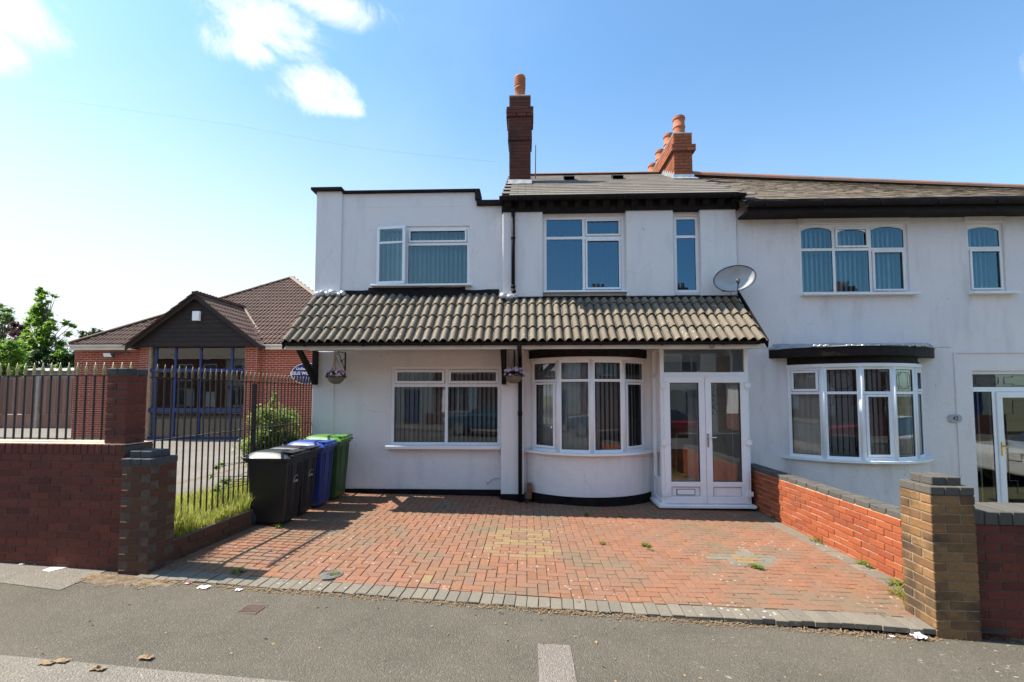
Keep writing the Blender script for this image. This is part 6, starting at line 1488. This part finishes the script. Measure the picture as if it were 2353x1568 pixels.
for _ in range(4200):
    x = rr.uniform(-3.9, 3.25); off = abs(rr.gauss(0, .03)); cl_ = .5 + noise.noise(V((x * 2.2, 0, 3)))
    if rr.random() > cl_ + .25: continue
    y = Yf(x) - .012 - off * (1 + .6 * (x < -2.3)); a = rr.uniform(0, 6.283); l = rr.uniform(.008, .035); z = zs(x) + .003 + rr.uniform(0, .018) * max(0, 1 - off / .05)
    d = V((math.cos(a), math.sin(a), rr.uniform(-.2, .3))) * l; s_ = V((-math.sin(a), math.cos(a), 0)) * rr.uniform(.0012, .005); p0 = V((x, y, z)); mb.add([p0 - s_, p0 + s_, p0 + d + s_ * .5, p0 + d - s_ * .5], [(0, 1, 2, 3)])
for _ in range(1500):
    x = rr.uniform(-4.1, -3.3); y = Yf(x) - abs(rr.gauss(0, .07)) + .02; a = rr.uniform(0, 6.283); l = rr.uniform(.01, .03); d = V((math.cos(a), math.sin(a), .2)) * l; s_ = V((-math.sin(a), math.cos(a), 0)) * .005; p0 = V((x, y, zs(x) + .006)); mb.add([p0 - s_, p0 + s_, p0 + d + s_ * .5, p0 + d - s_ * .5], [(0, 1, 2, 3)])
for _ in range(900):
    x = rr.uniform(3.2, 5); y = Yf(x) - abs(rr.gauss(0, .03)) - .01 + .1; a = rr.uniform(0, 6.283); l = rr.uniform(.01, .03); d = V((math.cos(a), math.sin(a), .2)) * l; s_ = V((-math.sin(a), math.cos(a), 0)) * .004; p0 = V((x, y, zs(x) + .006)); mb.add([p0 - s_, p0 + s_, p0 + d + s_ * .5, p0 + d - s_ * .5], [(0, 1, 2, 3)])
o = add('dry_debris', mb, 'straw', None, False); o['kind'] = 'stuff'
mb = MB()
for _ in range(520):
    x, y = rr.uniform(-3.5, 3.5), rr.uniform(3.0, 7.6)
    zf = zd if y > Yf(x) + .05 else (lambda a, b: zs(a))
    a = rr.uniform(0, 6.283); l = rr.uniform(.005, .017) * (1.3 if rr.random() < .1 else 1); d = V((math.cos(a), math.sin(a), 0)) * l; s_ = V((-math.sin(a), math.cos(a), 0)) * l * .45; p0 = V((x, y, zf(x, y) + .004)); mb.add([p0 - d, p0 + s_ + V((0, 0, l * .5)), p0 + d, p0 - s_], [(0, 1, 2, 3)])
o = add('fallen_leaves', mb, 'straw', None, False); o['kind'] = 'stuff'
# soil spill at the broken corner by the left pillar
mb = MB(); vs = []; n = 22
for i in range(n + 1):
    for j in range(9):
        x = -4.15 + 1.0 * i / n; v_ = j / 8; yy = Yf(x) + .02 - .20 * (1 - .6 * abs(i / n - .35)) * v_ + .03 * noise.noise(V((x * 8, j, 0))); e_ = min(1, i / 3, (n - i) / 5, (1 - v_) * 3 + .0)
        vs.append((x, yy, zs(x) - .004 + .014 * clamp(e_, -.3, 1) + .012 * noise.noise(V((x * 14, yy * 14, 2))) * (e_ > .1)))
mb.add(vs, [(i * 9 + j, (i + 1) * 9 + j, (i + 1) * 9 + j + 1, i * 9 + j + 1) for i in range(n) for j in range(8)]); o = add('soil', mb, 'soil', None, False); o['kind'] = 'structure'
# drain cover in the drive, toby cover in the pavement
x, y = gnd(759, 1321); z = zd(x, y)
dc = thing('drain_cover', 'round cast iron drain cover set in the front left of the drive', 'drain cover', (x, y, z)); mb = MB(); mb.lathe((x, y, z - .02), [(.118, 0), (.118, .025), (.108, .027), (.104, .022), (.10, .022)], 28); add('rim', mb, 'cast_iron', dc)
mb = MB(); mb.lathe((x, y, z - .02), [(.098, 0), (.098, .024), (.085, .026), (.03, .026), (.028, .021), (.001, .021)], 28); add('cover', mb, 'cast_iron', dc)
weed(x + .04, y + .01, 60, .02, 'green weed growing over the round drain cover', 5, spread=.05)
x, y = gnd(578, 1400, lambda a, b: zs(a)); z = zs(x) + wob(x, y)
tc_ = thing('stopcock_cover', 'small ribbed rusty cover set in the dark pavement', 'stopcock cover', (x, y, z)); mb = MB(); mb.prism([(x - .085, y - .07), (x + .085, y - .085), (x + .09, y + .07), (x - .08, y + .08)], z - .02, z + .004); add('plate', mb, 'rust_cover', tc_)
mb = MB()
for i in range(9): q = x - .07 + i * .0175; mb.box(q - .004, q + .004, y - .065, y + .065, z + .002, z + .009)
add('rib', mb, 'rust_cover', tc_)
# litter
def crumple(name, label, px_, py_, sz, mat, seed, zf, hgt=.5, asp=1, cat='litter', yoff=0):
    x, y = gnd(px_, py_, zf); rr = random.Random(seed); mb = MB(); mb.smooth = False; n = 7; vs = []
    for i in range(n):
        for j in range(n):
            a, b = i / (n - 1) * 2 - 1, j / (n - 1) * 2 - 1; vs.append((x + a * sz * asp + rr.gauss(0, sz * .12), y + b * sz + rr.gauss(0, sz * .12), zf(x, y) + .006 + abs(rr.gauss(0, 1)) * sz * hgt * (1 - max(abs(a), abs(b)) * .7)))
    mb.add(vs, [(i * n + j, (i + 1) * n + j, (i + 1) * n + j + 1, i * n + j + 1) for i in range(n - 1) for j in range(n - 1)]); solo(name, mb, mat, label, cat, fix=False)
zp = lambda a, b: zs(a) + .004
crumple('wrapper', 'pink and white wrapper lying at the left end of the grey edging', 431, 1342, .022, 'pink_paper', 1, zp); crumple('tissue', 'white tissue lying just right of the pink wrapper', 468, 1351, .03, 'paper', 2, zp, .25, 1.6)
crumple('wrapper', 'pale grey wrapper furthest right of the litter by the edging', 548, 1357, .02, 'paper', 3, zp, .4, 1.4); crumple('bottle_top', 'small blue plastic cap on the drive near the fence shadow', 622, 1267, .016, 'blue_plastic', 4, zd, .6)
crumple('plastic_bag', 'crumpled white plastic bag at the edging by the buff pillar', 2106, 1463, .05, 'paper', 5, lambda a, b: zs(a) + .01, .6, .8); crumple('tissue', 'tiny white scrap left of the crumpled plastic bag', 2050, 1464, .012, 'paper', 6, zp, .3, 1.6)
crumple('wrapper', 'small white scrap at the foot of the red wall at far left', 50, 1298, .014, 'paper', 7, zp, .5, 1.5)
x, y = gnd(128, 1306, zp); mb = MB(); mb.prism([(x - .12, y - .05), (x + .03, y - .09), (x + .12, y + .05), (x - .01, y + .08)], zs(x), zs(x) + .008); solo('flat_litter', mb, 'cream_board', 'flat pale strip lying near the foot of the red wall', 'litter')
x, y = gnd(86, 1297, zp); mb = MB(); mb.lathe((x, y, zs(x)), [(.02, 0), (.03, .01), (.022, .022), (.002, .026)], 10); solo('pebble', mb, 'cast_iron', 'small dark stone at the foot of the red wall', 'stone')
for i, (px_, py_) in enumerate(((107, 1525), (142, 1520), (335, 1512), (225, 1538))):
    crumple('leaf', ('brown dead leaf on the old pavement strip, leftmost of four', 'brown dead leaf on the old pavement strip, second of four', 'large brown dead leaf on the old strip, rightmost of four', 'brown dead leaf on the old strip nearest the photo edge')[i], px_, py_, .022, 'straw', 20 + i, lambda a, b: zs(a) + .008, .35, 2.0, 'leaf')
# overhead line
a, b = at(556, 290, 14), at(1140, 372, 11.6); mb = MB(); P = [a.lerp(b, i / 14) + V((0, 0, -.14 * math.sin(math.pi * i / 14))) for i in range(15)]; P = [a + (a - b) * 1.5] + P; mb.tube(P, .0015, 4)
solo('telephone_wire', mb, 'black_metal', 'thin dark overhead wire crossing the sky left of the tall chimney', 'wire')

# ------------------------------------------------------------ the other side of the street, seen only in the glass
def terrace(i, x0):
    y = -11.6; wd = 5.6; cols = ('white painted', 'red brick', 'cream painted')[i % 3]
    t = thing('terraced_house', cols + ' terraced house across the street, number %s along' % ('one two three four five six seven eight nine ten eleven twelve thirteen'.split()[i]), 'house', (x0 + wd / 2, y, -.1), 'terraced houses across the street')
    wm = ('house_cream', 'far_brick', 'far_brick')[i % 3]
    mb = MB(); mb.box(x0, x0 + wd, y - 8, y, -.4, 5.2); add('wall', mb, wm, t)
    mb = MB(); mb.extr([(y + .25, 5.15), (y - 4, 8.0), (y - 8.25, 5.15)], 'x', x0, x0 + wd); add('roof', mb, 'tile_grey', t)
    for a, z0, w_, h_ in ((.9, 3.2, 1.5, 1.4), (3.6, 3.2, 1.1, 1.4)):
        mb = MB(); mb.box(x0 + a - .08, x0 + a + w_ + .08, y, y + .04, z0 - .08, z0 + h_ + .08); f = add('window', mb, 'upvc', t); mb = MB(); mb.box(x0 + a, x0 + a + w_ / 2 - .03, y + .04, y + .05, z0, z0 + h_); mb.box(x0 + a + w_ / 2 + .03, x0 + a + w_, y + .04, y + .05, z0, z0 + h_); add('pane', mb, 'car_glass', f)
    mb = MB(); mb.prism([(x0 + .5, y), (x0 + .9, y + .6), (x0 + 2.3, y + .6), (x0 + 2.7, y)], -.2, .75); add('bay', mb, wm, t); mb = MB(); mb.prism([(x0 + .5, y), (x0 + .9, y + .6), (x0 + 2.3, y + .6), (x0 + 2.7, y)], .75, 2.4); f = add('bay_window', mb, 'upvc', t)
    mb = MB(); mb.box(x0 + 1.0, x0 + 1.55, y + .6, y + .61, .85, 2.3); mb.box(x0 + 1.65, x0 + 2.2, y + .6, y + .61, .85, 2.3); add('pane', mb, 'car_glass', f); mb = MB(); mb.prism([(x0 + .3, y), (x0 + .8, y + .8), (x0 + 2.4, y + .8), (x0 + 2.9, y)], 2.4, 2.6); add('bay_roof', mb, 'tile_grey', t)
    mb = MB(); mb.box(x0 + 3.8, x0 + 4.7, y, y + .05, -.05, 2.1); add('door', mb, ('blue_frame', 'brown_wood', 'upvc')[i % 3], t)
    if i % 2 == 0 or True:
        mb = MB(); mb.box(x0 + wd - .9, x0 + wd + .1, y - 4.5, y - 3.5, 6.8, 9.2); mb.box(x0 + wd - .95, x0 + wd + .15, y - 4.55, y - 3.45, 8.8, 9.0); add('chimney', mb, 'far_brick', t)
        for k in range(3): mb = MB(); mb.cyl((x0 + wd - .7 + k * .3, y - 4, 9.2), (x0 + wd - .7 + k * .3, y - 4, 9.65), .11, n=8); add('chimney_pot', mb, 'terracotta', t)
    mb = MB(); mb.box(x0 + .1, x0 + 3.2, y + 2.6, y + 2.8, -.3, .75); add('garden_wall', mb, 'far_brick', t)
for i in range(13): terrace(i, -45.1 + i * 5.62)
def car(x, y, z, rz, mat, label):
    t = thing('parked_car', label, 'car', (0, 0, 0)); L_, W_ = 4.1, 1.72
    prof = [(-2.05, .35), (-2.05, .72), (-1.95, .92), (-1.1, 1.0), (1.5, 1.02), (2.0, .98), (2.05, .6), (2.02, .35)]
    mb = MB(); mb.extr(prof, 'y', -W_ / 2, W_ / 2); mb.v = [(a, b, c) for a, b, c in mb.v]; bevel(add('body', mb, mat, t), .07, 3)
    gp = [(-1.15, .98), (-.45, 1.42), (.95, 1.45), (1.65, 1.0)]; mb = MB(); mb.add([(a, s_ * (.80 - .18 * (c > 1.2)), c) for s_ in (-1, 1) for a, c in gp], [(0, 1, 2, 3), (7, 6, 5, 4), (0, 4, 5, 1), (1, 5, 6, 2), (2, 6, 7, 3)]); bevel(add('window_glass', mb, 'car_glass', t), .04, 2)
    mb = MB(); mb.add([(a, s_ * .61, c) for s_ in (-1, 1) for a, c in ((-.42, 1.43), (.92, 1.46), (.9, 1.48), (-.4, 1.455))], [(0, 1, 2, 3), (7, 6, 5, 4), (0, 4, 5, 1), (1, 5, 6, 2), (2, 6, 7, 3), (3, 7, 4, 0)]); add('roof_panel', mb, mat, t)
    for a in (-1.3, 1.28):
        for s_ in (-1, 1): mb = MB(); mb.smooth = True; mb.cyl((a, s_ * .7, .31), (a, s_ * .88, .31), .31, n=20); wv = add('wheel', mb, 'rubber', t); mb = MB(); mb.cyl((a, s_ * .86, .31), (a, s_ * .89, .31), .19, n=14); add('rim', mb, 'dish_grey', wv)
    for s_ in (-1, 1): mb = MB(); mb.box(-2.07, -1.9, s_ * .62 - .16, s_ * .62 + .16, .68, .84); add('headlight', mb, 'lamp_glass', t)
    t.location = (x, y, z); t.rotation_euler.z = rz
zr2 = lambda x: zs(x) - .11
car(-1.7, -4.6, zr2(-1.7), 0, 'car_blue', 'teal blue hatchback parked across the street'); car(5.4, -4.6, zr2(5.4), 0, 'car_red', 'red hatchback parked across the street'); car(12.6, 5.9, zs(9) + .02, R(8), 'car_white', 'white hatchback on the paving beyond the right edge')
